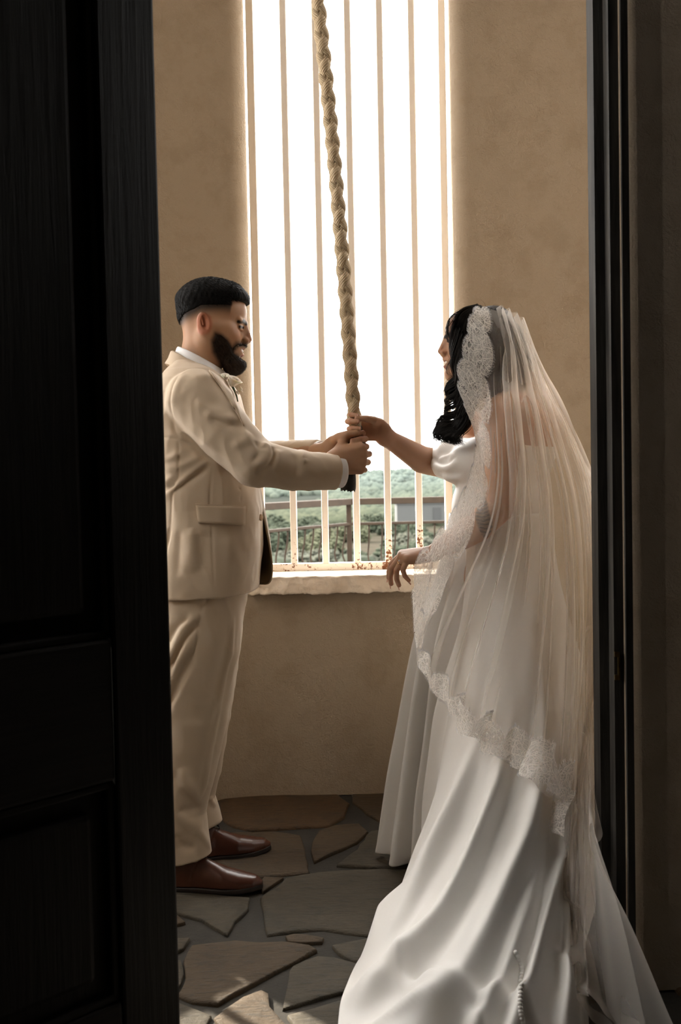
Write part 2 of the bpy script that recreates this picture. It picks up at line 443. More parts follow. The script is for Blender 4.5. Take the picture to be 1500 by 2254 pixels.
for wi, wa in enumerate(WINS[1:]):                        # the unseen windows, the added fill one too, carry the same grille
    zs0 = SILLS[wi+1]; g = empty('window_%d' % (wi+2), tp(wa, TR+.12, zs0+.04), kind='structure')
    for s in (-.276, -.138, 0, .138, .276):
        c = tp(wa, TR+.12, (zs0+4.15)/2)+np.array([math.cos(wa), -math.sin(wa), 0])*s
        mk('bar', *boxm(c, (.026, .028, 4.13-zs0), rotz(-wa)), M_RUST, parent=g, smooth=False)
    for z in (zs0+.052, 4.12): mk('frame_rail', *boxm(tp(wa, TR+.12, z), (.72, .034, .032), rotz(-wa)), M_RUST, parent=g, smooth=False)
# ------------------------------------------------------------------ front of the room: door leaf, jamb, dark hall
def leaf():
    e1 = np.array([colx(222, 1.83), 1.83]); dirv = np.array([0.7071, 0.7071])
    nrm = np.array([0.7071, -0.7071])                        # faces the camera side
    A = math.radians(45); R = rotz(A)
    root = empty('door_1', (e1[0]-0.6, e1[1]-0.6, 0.02), kind='structure')
    def piece(name, s0, s1, z0, z1, th, mt, off=0.0, bev=0.006):
        c = e1+dirv*(s0+s1)/2+nrm*off
        o = mk(name, *boxm((c[0], c[1], (z0+z1)/2), (s1-s0, th, z1-z0), R), mt, parent=root, smooth=False)
        if bev: bevel(o, bev, 2)
        return o
    ST_W = 0.128
    piece('stile', 0, ST_W, 0.02, 2.75, 0.05, M_WOOD_V); piece('stile', -0.79, -0.66, 0.02, 2.75, 0.05, M_WOOD_V)
    z_top = 0.918; z_bot = 0.655
    piece('rail', -0.66, -0.001, z_bot, z_top, 0.046, M_WOOD_H); piece('rail', -0.66, -0.001, 2.5, 2.75, 0.046, M_WOOD_H)
    piece('rail', -0.66, -0.001, 0.02, 0.24, 0.046, M_WOOD_H)
    for z0, z1 in ((z_top, 2.5), (0.24, z_bot)):
        piece('panel', -0.66, 0, z0, z1, 0.012, M_WOOD_V, -0.004, 0)
        c = piece('raised_panel', -0.61, -0.048, z0+0.05, z1-0.05, 0.03, M_WOOD_V, 0.002, 0.012)
        for zz in (z0+0.008, z1-0.008): piece('molding', -0.66, -0.001, zz-0.008, zz+0.008, 0.034, M_WOOD_H, 0, 0.004)
        for ss in (-0.652, -0.009): piece('molding', ss-0.008, ss+0.008, z0, z1, 0.034, M_WOOD_V, 0, 0.004)
leaf()
M_JAMB = simple('worn_dark_jamb', (0.05, 0.046, 0.04), (0.012, 0.011, 0.01), 24, 0.85, 0.5, 90, stretch=(1, 1, 0.12), spec=0.12)
def extrude_plan(name, P, z0, z1, mat, kind='structure', smooth=False, parent=None, nz=1):
    P = np.array(P, float); n = len(P); V = []; F = []
    for k in range(nz+1):
        z = z0+(z1-z0)*k/nz
        V += [(p[0], p[1], z) for p in P]
    for k in range(nz):
        for i in range(n): F.append((k*n+i, k*n+(i+1) % n, (k+1)*n+(i+1) % n, (k+1)*n+i))
    F.append(tuple(range(n))[::-1]); F.append(tuple(nz*n+i for i in range(n)))
    return mk(name, V, F, mat, kind=kind, smooth=smooth, parent=parent)
J = [(1302, 2.46), (1316, 2.36), (1337, 2.36), (1349, 2.29), (1372, 2.29), (1376, 2.26)]
Jw = [(colx(x, Y), Y) for x, Y in J]
x_end = Jw[-1][0]
jamb = extrude_plan('door_2', Jw+[(x_end+0.02, 2.26), (x_end+0.02, 2.46)], 0.0, 3.3, M_JAMB)
sp_ = px(1355, 1466, 2.285)
M_BRASS = simple('tarnished_brass', srgb(120, 96, 52), srgb(80, 64, 36), 60, 0.4); M_BRASS.node_tree.nodes['Principled BSDF'].inputs['Metallic'].default_value = 0.9
Vs, Fs = merge([boxm((sp_[0]+0.0045, 2.287, sp_[2]+0.027), (0.011, 0.006, 0.012)), boxm((sp_[0]+0.0045, 2.287, sp_[2]-0.027), (0.011, 0.006, 0.012)),
                boxm((sp_[0]+0.0085, 2.286, sp_[2]), (0.004, 0.008, 0.066))])
mk('strike_plate', Vs, Fs, M_BRASS, parent=jamb, smooth=False)
# plaster at the right of the jamb with a rounded corner, and the front wall behind it
x0 = colx(1370, 2.29); rr = 0.03
corner = [(x0, 2.44), (x0, 2.285)]+[(x0+rr-rr*math.cos(t), 2.285-rr*math.sin(t)) for t in np.linspace(0.3, pi/2, 7)]
extrude_plan('wall_front_right', corner+[(x0+0.09, 2.262), (2.42, 2.25), (2.42, 2.44)], 0, TH, M_PLASTER)
extrude_plan('wall_front_left', [(-0.98, 1.36), (-1.02, 1.22), (-2.2, 0.55), (-2.2, 0.75)], 0, TH, M_PLASTER)
extrude_plan('wall_above_door', [(-1.05, 1.36), (-1.0, 1.2), (x0+0.1, 2.26), (x0+0.1, 2.44)], 3.3, TH, M_PLASTER)
# the unlit hall the photograph is taken from: unseen walls that keep sky light out
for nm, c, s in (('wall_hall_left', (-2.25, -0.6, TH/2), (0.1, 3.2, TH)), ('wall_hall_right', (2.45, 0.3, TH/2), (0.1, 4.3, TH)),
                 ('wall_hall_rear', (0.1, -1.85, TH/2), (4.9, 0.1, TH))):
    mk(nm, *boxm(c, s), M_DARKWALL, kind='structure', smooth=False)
# ------------------------------------------------------------------ outside
root = empty('terrace_railing', (0.07, 8.0, -0.3), 'brown steel terrace railing with belly-curved balusters beyond the window grille', 'railing')
D = 8.0
cx = px(768, 1100, D)[0]
pl = px(560, 1113, 7.0)
R0 = np.array([cx, D]); RL = np.array([pl[0]-0.25, 6.75]); RR = np.array([cx+1.6, D+0.1])
zt = px(790, 1097, D)[2]; zm = px(790, 1150, D)[2]; zb = -0.05
def rail(name, a, b, z, w, h):
    d = b-a; L = np.linalg.norm(d); A = math.atan2(d[1], d[0]); c = (a+b)/2
    o = mk(name, *boxm((c[0], c[1], z-h/2), (L+0.02, w, h), rotz(A)), M_RAILMETAL, parent=root, smooth=False); bevel(o, 0.004, 2)
for a, b in ((RL, R0), (R0, RR)):
    rail('top_rail', a, b, zt, 0.10, 0.05); rail('mid_rail', a, b, zm, 0.045, 0.022); rail('bottom_rail', a, b, zb+0.1, 0.045, 0.022)
    d = b-a; L = np.linalg.norm(d); d = d/L; nn = np.array([-d[1], d[0]]); n = int(L/0.102)
    for i in range(n):
        s = (i+0.5)/n*L
        if s < 0.05: continue
        p = a+d*s; zz = np.linspace(zm-0.02, zb+0.08, 22); t = (zm-0.02-zz)/(zm-zb-0.1)
        prof = -0.085*np.exp(-((t-0.62)/0.17)**2)+0.03*np.exp(-((t-0.28)/0.14)**2)
        # the belly of each baluster bows along and out of the railing
        side = 0.05*np.exp(-((t-0.62)/0.16)**2)-0.012*np.exp(-((t-0.35)/0.12)**2)
        P = np.stack([p[0]+nn[0]*prof+d[0]*side, p[1]+nn[1]*prof+d[1]*side, zz], 1)
        mk('baluster', *tube(P, 0.0075, 6), M_RAILMETAL, parent=root)
o = mk('post', *boxm((cx, D, (zt+zb)/2-0.025), (0.042, 0.05, zt-zb-0.05)), M_RAILMETAL, parent=root, smooth=False); bevel(o, 0.003)
mk('terrace', *boxm((0.0, 6.6, -0.12), (9, 4.0, 0.12)), M_DARKWALL, kind='structure', smooth=False)

def ground_z(x, y):
    pts = [(0, -3), (12, -4.6), (40, -6.4), (100, -8.8), (200, -11.5), (300, -13.6), (600, -13), (900, -8), (1300, 1.0), (1700, 4.2), (2400, -6)]
    d = y+0.06*x
    z = np.interp(d, [p[0] for p in pts], [p[1] for p in pts])
    z += 0.9*noise.noise(Vector((x*0.012, y*0.012, 0)))*min(1, y/60)+(4.0*noise.noise(Vector((x*0.0026, y*0.0022, 5))) if y > 500 else 0)
    return z
ys = np.concatenate([np.linspace(4, 60, 15), np.geomspace(70, 2300, 70)]); xs_ = np.linspace(-0.42, 0.42, 60)
V = []
for y in ys:
    for t in xs_: V.append((t*(y+30), y, ground_z(t*(y+30), y)))
m, nt, b = newmat('hillside_grass_haze_tint'); co = coords(nt)
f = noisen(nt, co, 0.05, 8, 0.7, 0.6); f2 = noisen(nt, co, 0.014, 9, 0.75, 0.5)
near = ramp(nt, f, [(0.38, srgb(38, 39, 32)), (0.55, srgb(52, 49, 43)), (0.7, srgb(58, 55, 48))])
far = ramp(nt, f2, [(0.42, srgb(38, 43, 41)), (0.55, srgb(46, 50, 48)), (0.66, srgb(57, 58, 55))])  # distance haze is put into these bluer colours
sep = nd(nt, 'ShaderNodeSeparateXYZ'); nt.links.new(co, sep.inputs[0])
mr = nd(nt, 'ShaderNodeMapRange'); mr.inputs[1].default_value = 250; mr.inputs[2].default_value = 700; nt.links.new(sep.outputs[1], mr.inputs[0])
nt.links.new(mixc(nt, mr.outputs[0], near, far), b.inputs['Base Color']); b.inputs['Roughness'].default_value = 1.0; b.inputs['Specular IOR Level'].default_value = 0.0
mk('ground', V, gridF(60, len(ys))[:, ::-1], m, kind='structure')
# shrubs: five meshes, copied
def shrub_mesh(seed):
    """lobes covered with small clumps of leaves"""
    rs = np.random.RandomState(seed); bs = bmesh.new(); bmesh.ops.create_icosphere(bs, subdivisions=1, radius=1)
    bv = np.array([v.co[:] for v in bs.verts]); bf = np.array([[v.index for v in f.verts] for f in bs.faces]); bs.free()
    VV = []; FF = []; n0 = 0
    lobes = [((0, 0, .42), .52)]+[((rs.uniform(-.55, .55), rs.uniform(-.5, .5), rs.uniform(.22, .62)), rs.uniform(.24, .40)) for _ in range(8)]
    for c, r in lobes:
        q = bv*r*.86+np.array(c); q[:, 2] = np.maximum(q[:, 2], .0); VV.append(q); FF.append(bf+n0); n0 += len(bv)
        for k in range(int(150*r/.4)):
            d = rs.randn(3); d /= np.linalg.norm(d); p = np.array(c)+d*r*rs.uniform(.82, 1.06)
            if p[2] < .02: continue
            q = bv*rs.uniform(.035, .085)*rs.uniform(.6, 1.3, 3)*(1+.25*rs.randn(len(bv), 1))+p; VV.append(q); FF.append(bf+n0); n0 += len(bv)
    me = bpy.data.meshes.new('shrub'); V = np.concatenate(VV); F = np.concatenate(FF)
    me.from_pydata(V.tolist(), [], F.tolist()); me.update(); me.polygons.foreach_set('use_smooth', np.ones(len(F), dtype=bool)); return me
def leaf_mat(name, c1, c2, c3):
    m, nt, b = newmat(name); co = coords(nt)
    c = ramp(nt, noisen(nt, co, 9, 6, 0.7), [(0.3, c1), (0.5, c2), (0.72, c3)])
    nt.links.new(c, b.inputs['Base Color']); b.inputs['Roughness'].default_value = 0.9; b.inputs['Specular IOR Level'].default_value = 0.1
    bump(nt, b, noisen(nt, co, 26, 5, 0.8), 1.0, 0.08); return m
LM = [leaf_mat('pale_green_leaves', srgb(46, 49, 35), srgb(65, 68, 52), srgb(86, 87, 70)),
      leaf_mat('dark_green_leaves', srgb(33, 39, 30), srgb(46, 52, 41), srgb(62, 67, 54)),
      leaf_mat('grey_green_leaves', srgb(49, 53, 46), srgb(66, 68, 59), srgb(84, 84, 74))]
SM = []
for s in range(5):
    for k in range(3):
        me = shrub_mesh(s) if k == 0 else SM[-1].copy()
        me.materials.clear(); me.materials.append(LM[k]); SM.append(me)
rs = np.random.RandomState(3); nb = 0
kinds = ['pale green bushy shrub on the slope beyond the terrace railing', 'dark green round shrub on the slope beyond the terrace railing',
         'grey green shrub on the slope beyond the terrace railing']
rows = [(34, 40, 2.3), (44, 40, 2.6), (56, 44, 3.0), (72, 44, 3.4), (95, 44, 3.8), (125, 30, 4.2), (165, 24, 4.8), (215, 16, 5.4)]
put = []; SHR = []
for y0, n, sz in rows:
    for i in range(n):
        y = y0*(1+rs.uniform(-.14, .14)); x = rs.uniform(-.105, .135)*y
        k = rs.choice(3, p=[.5, .3, .2]) if y0 < 90 else rs.choice(3, p=[.25, .45, .3])
        s = sz*rs.uniform(.6, 1.2)
        if any(math.hypot(x-a, y-b_) < .86*(s+r_) for a, b_, r_ in put): continue
        if 58 < y < 66 and .3 < x/y*10 < 1.3: continue
        put.append((x, y, s))
        sh = (rs.randint(5)*3+k, x, y, s, rs.uniform(.8, 1.0), rs.uniform(.7, .95), rs.uniform(0, 6)); SHR.append((sh, k))
def seen_at(x, y, z):
    d = np.array([x, y, z])-CAM; q = np.array([d @ _r, d @ _u, d @ _f]); return 750+FPX*q[0]/q[2], 1127-FPX*q[1]/q[2]
WORDN = ['first', 'second', 'third', 'fourth', 'fifth']; COLN = ['pale green', 'dark green', 'grey green']
labelled = {}; REMOTE = []
for sh, k in sorted(SHR, key=lambda q: q[0][2]):
    mi, x, y, s, sx, sz_, ro = sh; X, Yp = seen_at(x, y, ground_z(x, y)+s*.4); rad = s/y*FPX*.8
    if X+rad < 588 or X-rad > 985 or Yp > 1262:
        REMOTE.append(sh); continue
    gap = sum(X > c for c in (649, 718, 787, 856, 925))
    where = 'left of the first window bar' if gap == 0 else 'right of the fifth window bar' if gap == 5 else 'between the %s and %s window bars' % (WORDN[gap-1], WORDN[gap])
    lvl = 'above the top rail' if Yp < 1100 else 'between the two rails' if Yp < 1150 else 'behind the balusters'
    key = (k, where, lvl); labelled[key] = labelled.get(key, 0)+1; m_ = labelled[key]
    o = bpy.data.objects.new('shrub', SM[mi]); COL.objects.link(o)
    o.location = (x, y, ground_z(x, y)-0.1); o.scale = (s*sx, s, s*sz_); o.rotation_euler = (0, 0, ro)
    tag(o, '%s shrub %s, %s%s' % (COLN[k], lvl, where, '' if m_ == 1 else ', %s nearest' % (WORDN+['sixth', 'seventh', 'eighth', 'ninth'])[m_-1]), 'shrub', 'shrubs on the slope below the terrace')
bs = bmesh.new(); bmesh.ops.create_icosphere(bs, subdivisions=3, radius=1); bv = np.array([v.co[:] for v in bs.verts]); bf = np.array([[v.index for v in f.verts] for f in bs.faces]); bs.free()
for y0 in (34, 46, 60, 80, 105, 140, 190):
    for sg in (-1, 1):
        for i in range(9): y = y0*rs.uniform(.9, 1.1); REMOTE.append((0, sg*rs.uniform(.14, .40)*y, y, y0**.5*.42*rs.uniform(.7, 1.2), .9, .8, 0))
VV = []; FF = []; n0 = 0
for mi, x, y, s, sx, sz_, ro in REMOTE:
    nq = np.array([noise.noise(Vector(p)*2.4+Vector((x, y, 0))) for p in bv]); q = bv*(1+.28*nq[:, None])*np.array([s*sx, s, s*sz_])*.9
    VV.append(q+np.array([x, y, ground_z(x, y)+s*.35])); FF.append(bf+n0); n0 += len(bv)
tag(mk('hillside_scrub', np.concatenate(VV), np.concatenate(FF), LM[1]), 'scrub covering the slope on both sides of the view', 'scrub', kind='stuff')
HOUSES = [(px(xx, yy, Y)[0], Y) for xx, yy, Y in ((873, 1077, 900), (838, 1062, 1150), (806, 1078, 820))]
# far wood on the hills: nobody could count it
bm = bmesh.new(); base = SM[1]
VV = []; FF = []; n0 = 0
bs = bmesh.new(); bmesh.ops.create_icosphere(bs, subdivisions=1, radius=1)
bv = np.array([v.co[:] for v in bs.verts]); bf = np.array([[v.index for v in f.verts] for f in bs.faces]); bs.free(); bm.free()
for i in range(6500):
    y = 260*(1500/260)**rs.uniform(0, 1); x = rs.uniform(-.2, .22)*(y+20)
    if noise.noise(Vector((x*0.012, y*0.006, 9))) < -0.22 or any(abs(x-a) < 22 and abs(y-b_) < 22 for a, b_ in HOUSES): continue
    s = rs.uniform(1.3, 2.9)*(1+y/1400)
    q = bv*np.array([s, s, s*.8])*(1+0.12*rs.randn(len(bv), 1)); VV.append(q+np.array([x, y, ground_z(x, y)+s*.25])); FF.append(bf+n0); n0 += len(bv)
mf, nt, b = newmat('far_leaves_haze_tint'); co = coords(nt)
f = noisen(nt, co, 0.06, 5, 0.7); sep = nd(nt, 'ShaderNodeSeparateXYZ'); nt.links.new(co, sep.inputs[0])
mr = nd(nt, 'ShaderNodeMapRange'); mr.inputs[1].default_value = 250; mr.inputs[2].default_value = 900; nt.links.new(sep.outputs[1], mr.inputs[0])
nt.links.new(mixc(nt, mr.outputs[0], ramp(nt, f, [(0.35, srgb(44, 49, 40)), (0.65, srgb(62, 64, 52))]), ramp(nt, f, [(0.35, srgb(66, 74, 70)), (0.65, srgb(78, 85, 80))])), b.inputs['Base Color'])  # leaf colour blends with depth into a paler, painted-in haze
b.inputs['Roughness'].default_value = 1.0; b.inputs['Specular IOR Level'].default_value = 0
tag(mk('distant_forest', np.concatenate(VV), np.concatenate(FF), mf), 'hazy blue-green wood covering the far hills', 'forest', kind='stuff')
# neighbouring dark building and a few white roofs in the valley
def building(p, w, d, h, label, wallc, roofc, roofh):
    r = empty('building', p, label, 'building')
    x, y, z = p
    mk('wall', *boxm((x, y, z+h/2), (w, d, h)), simple('house_wall', wallc), parent=r, smooth=False)
    mk('roof', *boxm((x, y, z+h+roofh/2), (w*1.08, d*1.08, roofh)), simple('house_roof', roofc), parent=r, smooth=False)
    return r
p = px(925, 1140, 62); 
r = building((p[0], 62, p[2]-0.3), 3.0, 2.5, 1.22, 'dark grey flat-roofed building among the shrubs behind the railing', srgb(44, 46, 45), srgb(38, 38, 36), 0.1)
mk('door', *boxm((p[0]+0.95, 60.72, p[2]+0.2), (0.45, 0.06, 0.95)), simple('dark_door', srgb(26, 28, 28)), parent=r, smooth=False)
for (xx, yy, Y, w_, lb) in ((873, 1077, 900, 16, 'long white-roofed house in the far valley'), (838, 1062, 1150, 12, 'small pale house on the far hillside'), (806, 1078, 820, 12, 'low pale-roofed house amid far trees')):
    q = px(xx, yy, Y); building((q[0], Y, q[2]-3), w_, 10, 3.6, lb, srgb(226, 222, 214), srgb(244, 244, 242), 1.6)
# ------------------------------------------------------------------ signed-distance modelling and surface nets
def smin(a, b, k):
    if k <= 0: return np.minimum(a, b)
    h = np.maximum(k-np.abs(a-b), 0)/k
    return np.minimum(a, b)-h*h*k*0.25
def d_cone(P, a, b, ra, rb):
    a = np.asarray(a, float); ab = np.asarray(b, float)-a; t = np.clip((P-a) @ ab/(ab @ ab+1e-12), 0, 1)
    return np.linalg.norm(P-a-t[:, None]*ab, axis=1)-(ra+t*(rb-ra))
def d_ell(P, c, r, R=None):
    Q = P-np.asarray(c, float)
    if R is not None: Q = Q @ R
    r = np.asarray(r, float)
    k0 = np.linalg.norm(Q/r, axis=1); k1 = np.linalg.norm(Q/(r*r), axis=1)+1e-9
    return k0*(k0-1)/k1
class Shape:
    """a list of operations; every primitive is only evaluated near itself"""
    def __init__(s): s.ops = []
    def add(s, fn, lo, hi, k=0.01, op='u'): s.ops.append((fn, np.asarray(lo, float), np.asarray(hi, float), k, op)); return s
    def cone(s, a, b, ra, rb, k=0.01, op='u'):
        a = np.array(a, float); b = np.array(b, float); R = max(ra, rb)
        return s.add(lambda P: d_cone(P, a, b, ra, rb), np.minimum(a, b)-R, np.maximum(a, b)+R, k, op)
    def ell(s, c, r, k=0.01, op='u', R=None):
        c = np.array(c, float); m = max(r) if R is not None else np.array(r, float)
        return s.add(lambda P: d_ell(P, c, r, R), c-m, c+m, k, op)
    def chain(s, pts, rad, k=0.01, op='u'):
        pts = np.asarray(pts, float); rad = list(rad)
        def fn(P):
            d = np.full(len(P), 9.0)
            for i in range(len(pts)-1): d = np.minimum(d, d_cone(P, pts[i], pts[i+1], rad[i], rad[i+1]))
            return d
        return s.add(fn, pts.min(0)-max(rad), pts.max(0)+max(rad), k, op)
    def eval(s, P, margin=0.02):
        d = np.full(len(P), 0.25)
        for fn, lo, hi, k, op in s.ops:
            if op == 'd': 
                m = np.all((P > lo) & (P < hi), axis=1)
                if m.any(): d[m] += fn(P[m])
                continue
            mg = margin+k if op == 'u' else k+0.002
            m = np.all((P > lo-mg) & (P < hi+mg), axis=1)
            if op == 'i': m = np.ones(len(P), bool)
            if not m.any(): continue
            e = fn(P[m])
            if op == 'u': d[m] = smin(d[m], e, k)
            elif op == 's': d[m] = -smin(-d[m], e, k)
            elif op == 'i': d[m] = -smin(-d[m], -e, k)
        return d
def surface_nets(f, lo, hi, h, B=6, project=True):
    lo = np.asarray(lo, float); hi = np.asarray(hi, float)
    nb = np.ceil((hi-lo)/(h*B)).astype(int); n = nb*B+1
    g = np.stack(np.meshgrid(*[np.arange(k) for k in nb], indexing='ij'), -1).reshape(-1, 3)
    c = lo+(g+0.5)*B*h; dc = f(c)
    act = np.abs(dc) < B*h*1.5+0.004
    D = np.repeat(np.repeat(np.repeat(np.sign(dc).reshape(nb)*9, B, 0), B, 1), B, 2).astype(np.float32)
    D = np.pad(D, ((0, 1), (0, 1), (0, 1)), mode='edge')
    ga = g[act]*B
    off = np.stack(np.meshgrid(*[np.arange(B+1)]*3, indexing='ij'), -1).reshape(-1, 3)
    idx = (ga[:, None, :]+off[None]).reshape(-1, 3)
    lin = np.unique((idx[:, 0]*n[1]+idx[:, 1])*n[2]+idx[:, 2])
    I = np.stack([lin//(n[1]*n[2]), (lin//n[2]) % n[1], lin % n[2]], 1)
    dv = np.concatenate([f(lo+I[q:q+400000]*h) for q in range(0, len(I), 400000)])
    D[I[:, 0], I[:, 1], I[:, 2]] = dv
    S = D < 0
    cnt = np.zeros((n[0]-1, n[1]-1, n[2]-1), np.int8)
    for a in (0, 1):
        for b in (0, 1):
            for e in (0, 1): cnt += S[a:n[0]-1+a, b:n[1]-1+b, e:n[2]-1+e]
    cells = np.argwhere((cnt > 0) & (cnt < 8))
    cid = np.full(cnt.shape, -1, np.int32); cid[cells[:, 0], cells[:, 1], cells[:, 2]] = np.arange(len(cells))
    acc = np.zeros((len(cells), 3)); w = np.zeros(len(cells))
    cor = [(a, b, e) for a in (0, 1) for b in (0, 1) for e in (0, 1)]
    val = {c: D[cells[:, 0]+c[0], cells[:, 1]+c[1], cells[:, 2]+c[2]] for c in cor}
    for c in cor:
        for ax in range(3):
            if c[ax]: continue
            c2 = list(c); c2[ax] = 1; a = val[c]; b = val[tuple(c2)]; m = (a < 0) != (b < 0)
            t = np.where(m, a/(a-b+1e-20), 0)
            p = np.tile(np.array(c, float), (len(cells), 1)); p[:, ax] = t
            acc[m] += p[m]; w[m] += 1
    V = lo+(cells+acc/w[:, None])*h
    F = []
    for ax in range(3):
        sl = [slice(0, k) for k in n]; s2 = list(sl); sl[ax] = slice(0, n[ax]-1); s2[ax] = slice(1, n[ax])
        e = np.argwhere(S[tuple(sl)] != S[tuple(s2)]); b, c = (ax+1) % 3, (ax+2) % 3
        e = e[(e[:, b] > 0) & (e[:, c] > 0) & (e[:, b] < n[b]-1) & (e[:, c] < n[c]-1)]
        q = []
        for db, dcc in ((-1, -1), (0, -1), (0, 0), (-1, 0)):
            t = e.copy(); t[:, b] += db; t[:, c] += dcc; q.append(cid[t[:, 0], t[:, 1], t[:, 2]])
        q = np.stack(q, 1); ins = S[e[:, 0], e[:, 1], e[:, 2]]
        q[~ins] = q[~ins][:, ::-1]; F.append(q[(q >= 0).all(1)])
    F = np.concatenate(F)
    if project and len(V):
        for _ in range(1):
            e = h*0.5; d0 = f(V)
            G = np.stack([f(V+np.eye(3)[k]*e)-f(V-np.eye(3)[k]*e) for k in range(3)], 1)/(2*e)
            V = V-np.clip(d0, -h, h)[:, None]*G/np.maximum((G*G).sum(1), 0.25)[:, None]
    return V, F
def sn(shape, h, lo=None, hi=None, pad=0.012, **k):
    if lo is None:
        u = [o for o in shape.ops if o[4] == 'u']
        lo = np.min([o[1] for o in u], 0)-pad; hi = np.max([o[2] for o in u], 0)+pad
    return surface_nets(shape.eval, lo, hi, h, **k)
def joinVF(parts):
    V = np.concatenate([p[0] for p in parts]); F = []; n = 0
    for v, f in parts: F.append(np.asarray(f)+n); n += len(v)
    return V, np.concatenate(F)
def frame(fwd, up):
    f = np.array(fwd, float); f /= np.linalg.norm(f); u = np.array(up, float); u -= f*(u @ f); u /= np.linalg.norm(u)
    return np.stack([f, np.cross(u, f), u], 1)            # columns: forward, left, up
from mathutils.bvhtree import BVHTree
def bvh(V, F): return BVHTree.FromPolygons([Vector(v) for v in V], [tuple(int(i) for i in f) for f in F])
def cast(x, y, tree):
    d = _f + (x-750)/FPX*_r + (1127-y)/FPX*_u; d = d/np.linalg.norm(d)
    h = tree.ray_cast(Vector(CAM), Vector(d))
    return (np.array(h[0]), np.array(h[1])) if h[0] is not None else (None, None)
def patch(quad, tree, nu, nv, off, name, mat, parent, thick=0.003, **k):
    """a piece of cloth lying on a surface: the four corners are seen at the given pixels"""
    q = np.array(quad, float); P = []; N = []
    for j in range(nv):
        for i in range(nu):
            u, v = i/(nu-1), j/(nv-1)
            c = q[0]*(1-u)*(1-v)+q[1]*u*(1-v)+q[2]*u*v+q[3]*(1-u)*v
            p, n = cast(c[0], c[1], tree); P.append(p); N.append(n)
    last = next(p for p in P if p is not None); ln = next(n for n in N if n is not None)
    for i in range(len(P)):
        if P[i] is None: P[i], N[i] = last, ln
        last, ln = P[i], N[i]
    P = np.array(P); N = np.array(N); P2 = P+N*off
    o = mk(name, P2, gridF(nu, nv), mat, parent=parent, **k)
    s = o.modifiers.new('thick', 'SOLIDIFY'); s.thickness = thick; s.offset = 0
    return o

# ------------------------------------------------------------------ heads and hands
def head_shape(male=True, smile=1.0):
    """local frame: x towards the face, y to the person's left, z up; origin behind the temples"""
    s = Shape()
    s.ell((0.0, 0, 0.032), (0.097, 0.075, 0.086), 0)
    s.ell((0.05, 0, 0.03), (0.058, 0.063, 0.058), 0.03)
    s.ell((0.042, 0, -0.045), (0.058, 0.058, 0.072), 0.03)
    for y in (-1, 1):
        s.cone((0.0, .050*y, -.062), (0.068, .014*y, -.118), .020, .016, 0.03)
        s.cone((-.005, .058*y, -.02), (0.0, .052*y, -.06), .018, .018, 0.03)
        s.ell((.062, .040*y, -.044), (.024, .022, .022), 0.022)          # raised cheek
        s.cone((.055, .057*y, -.026), (.015, .067*y, -.022), .010, .009, 0.025)
    s.ell((.070, 0, -.120), (.022, .024, .018), 0.02)
    s.ell((.066, 0, -.084), (.034, .032, .034), 0.02)
    for y in (-1, 1):
        s.ell((.110, .031*y, -.019), (.022, .017, .013), 0.014, 's')
        s.ell((.0845, .031*y, -.019), (.0125, .0125, .0125), 0.004)
        s.cone((.0995, .012*y, -.004), (.0915, .042*y, -.001), .0075, .006, 0.012)  # brow
        s.cone((.0985, .019*y, -.0150), (.0915, .044*y, -.0180), .0038, .003, 0.004)  # upper lid
        s.cone((.0962, .020*y, -.0245), (.0905, .043*y, -.0235), .0036, .003, 0.005)  # lower lid
    s.chain([(.1015, 0, .004), (.1065, 0, -.012), (.1135, 0, -.032), (.1165, 0, -.0495)], [.008, .0068, .0072, .0098], 0.012)
    for y in (-1, 1):
        s.ell((.1065, .0125*y, -.0555), (.0105, .0065, .0085), 0.007)
        s.ell((.1075, .0078*y, -.0632), (.0045, .0028, .0026), 0.002, 's')
    s.cone((.097, 0, -.008), (.0995, 0, -.058), .0105, .0125, 0.012)
    s.cone((.1045, 0, -.058), (.098, 0, -.066), .006, .006, 0.008)
    # open smile
    s.chain([(.079, -.029, -.0745), (.0945, -.014, -.0765), (.1005, 0, -.0755), (.0945, .014, -.0765), (.079, .029, -.0745)], [.0045, .0052, .0056, .0052, .0045], 0.008)
    s.chain([(.079, -.028, -.0795), (.0915, -.014, -.0955), (.0960, 0, -.0990), (.0915, .014, -.0955), (.079, .028, -.0795)], [.004, .0058, .0066, .0058, .004], 0.008)
    s.chain([(.085, -.024, -.0795), (.097, -.012, -.0850), (.104, 0, -.0868), (.097, .012, -.0850), (.085, .024, -.0795)], [.0035, .0062, .0074, .0062, .0035], 0.003, 's')
    s.chain([(.077, -.022, -.081), (.0910, -.011, -.0845), (.0945, 0, -.0852), (.0910, .011, -.0845), (.077, .022, -.081)], [.004, .0058, .006, .0058, .004], 0.001)
    for y in (-1, 1):
        s.ell((.076, .034*y, -.060), (.012, .010, .016), 0.014)
        s.chain([(.098, .020*y, -.056), (.0885, .029*y, -.068), (.080, .0335*y, -.080)], [.0022, .0026, .0022], 0.006, 's')
    s.ell((.098, 0, -.1055), (.012, .02, .005), 0.008, 's')
    for y in (-1, 1):                                                     # ears
        R = frame((0.95, 0.22*y, 0.14), (-0.16, 0.05*y, 1))
        s.ell((-.013, .0765*y, -.018), (.0195, .0075, .034), 0.006, R=R)
        s.ell((-.0085, .0835*y, -.015), (.0115, .0085, .022), 0.003, 's', R=R)
        s.cone((-.018, .079*y, .000), (-.013, .0785*y, -.022), .0028, .0022, 0.003)
        s.cone((.003, .0755*y, -.012), (.003, .077*y, -.028), .005, .0045, 0.004)
        s.ell((-.009, .075*y, -.044), (.009, .005, .0095), 0.006)
    return s
def place(shape, O, R, sc=1.0):
    """the same shape moved into the place (R columns: forward, left, up)"""
    O = np.array(O, float); R = np.array(R, float)
    return lambda P: shape.eval((P-O) @ R/sc)*sc
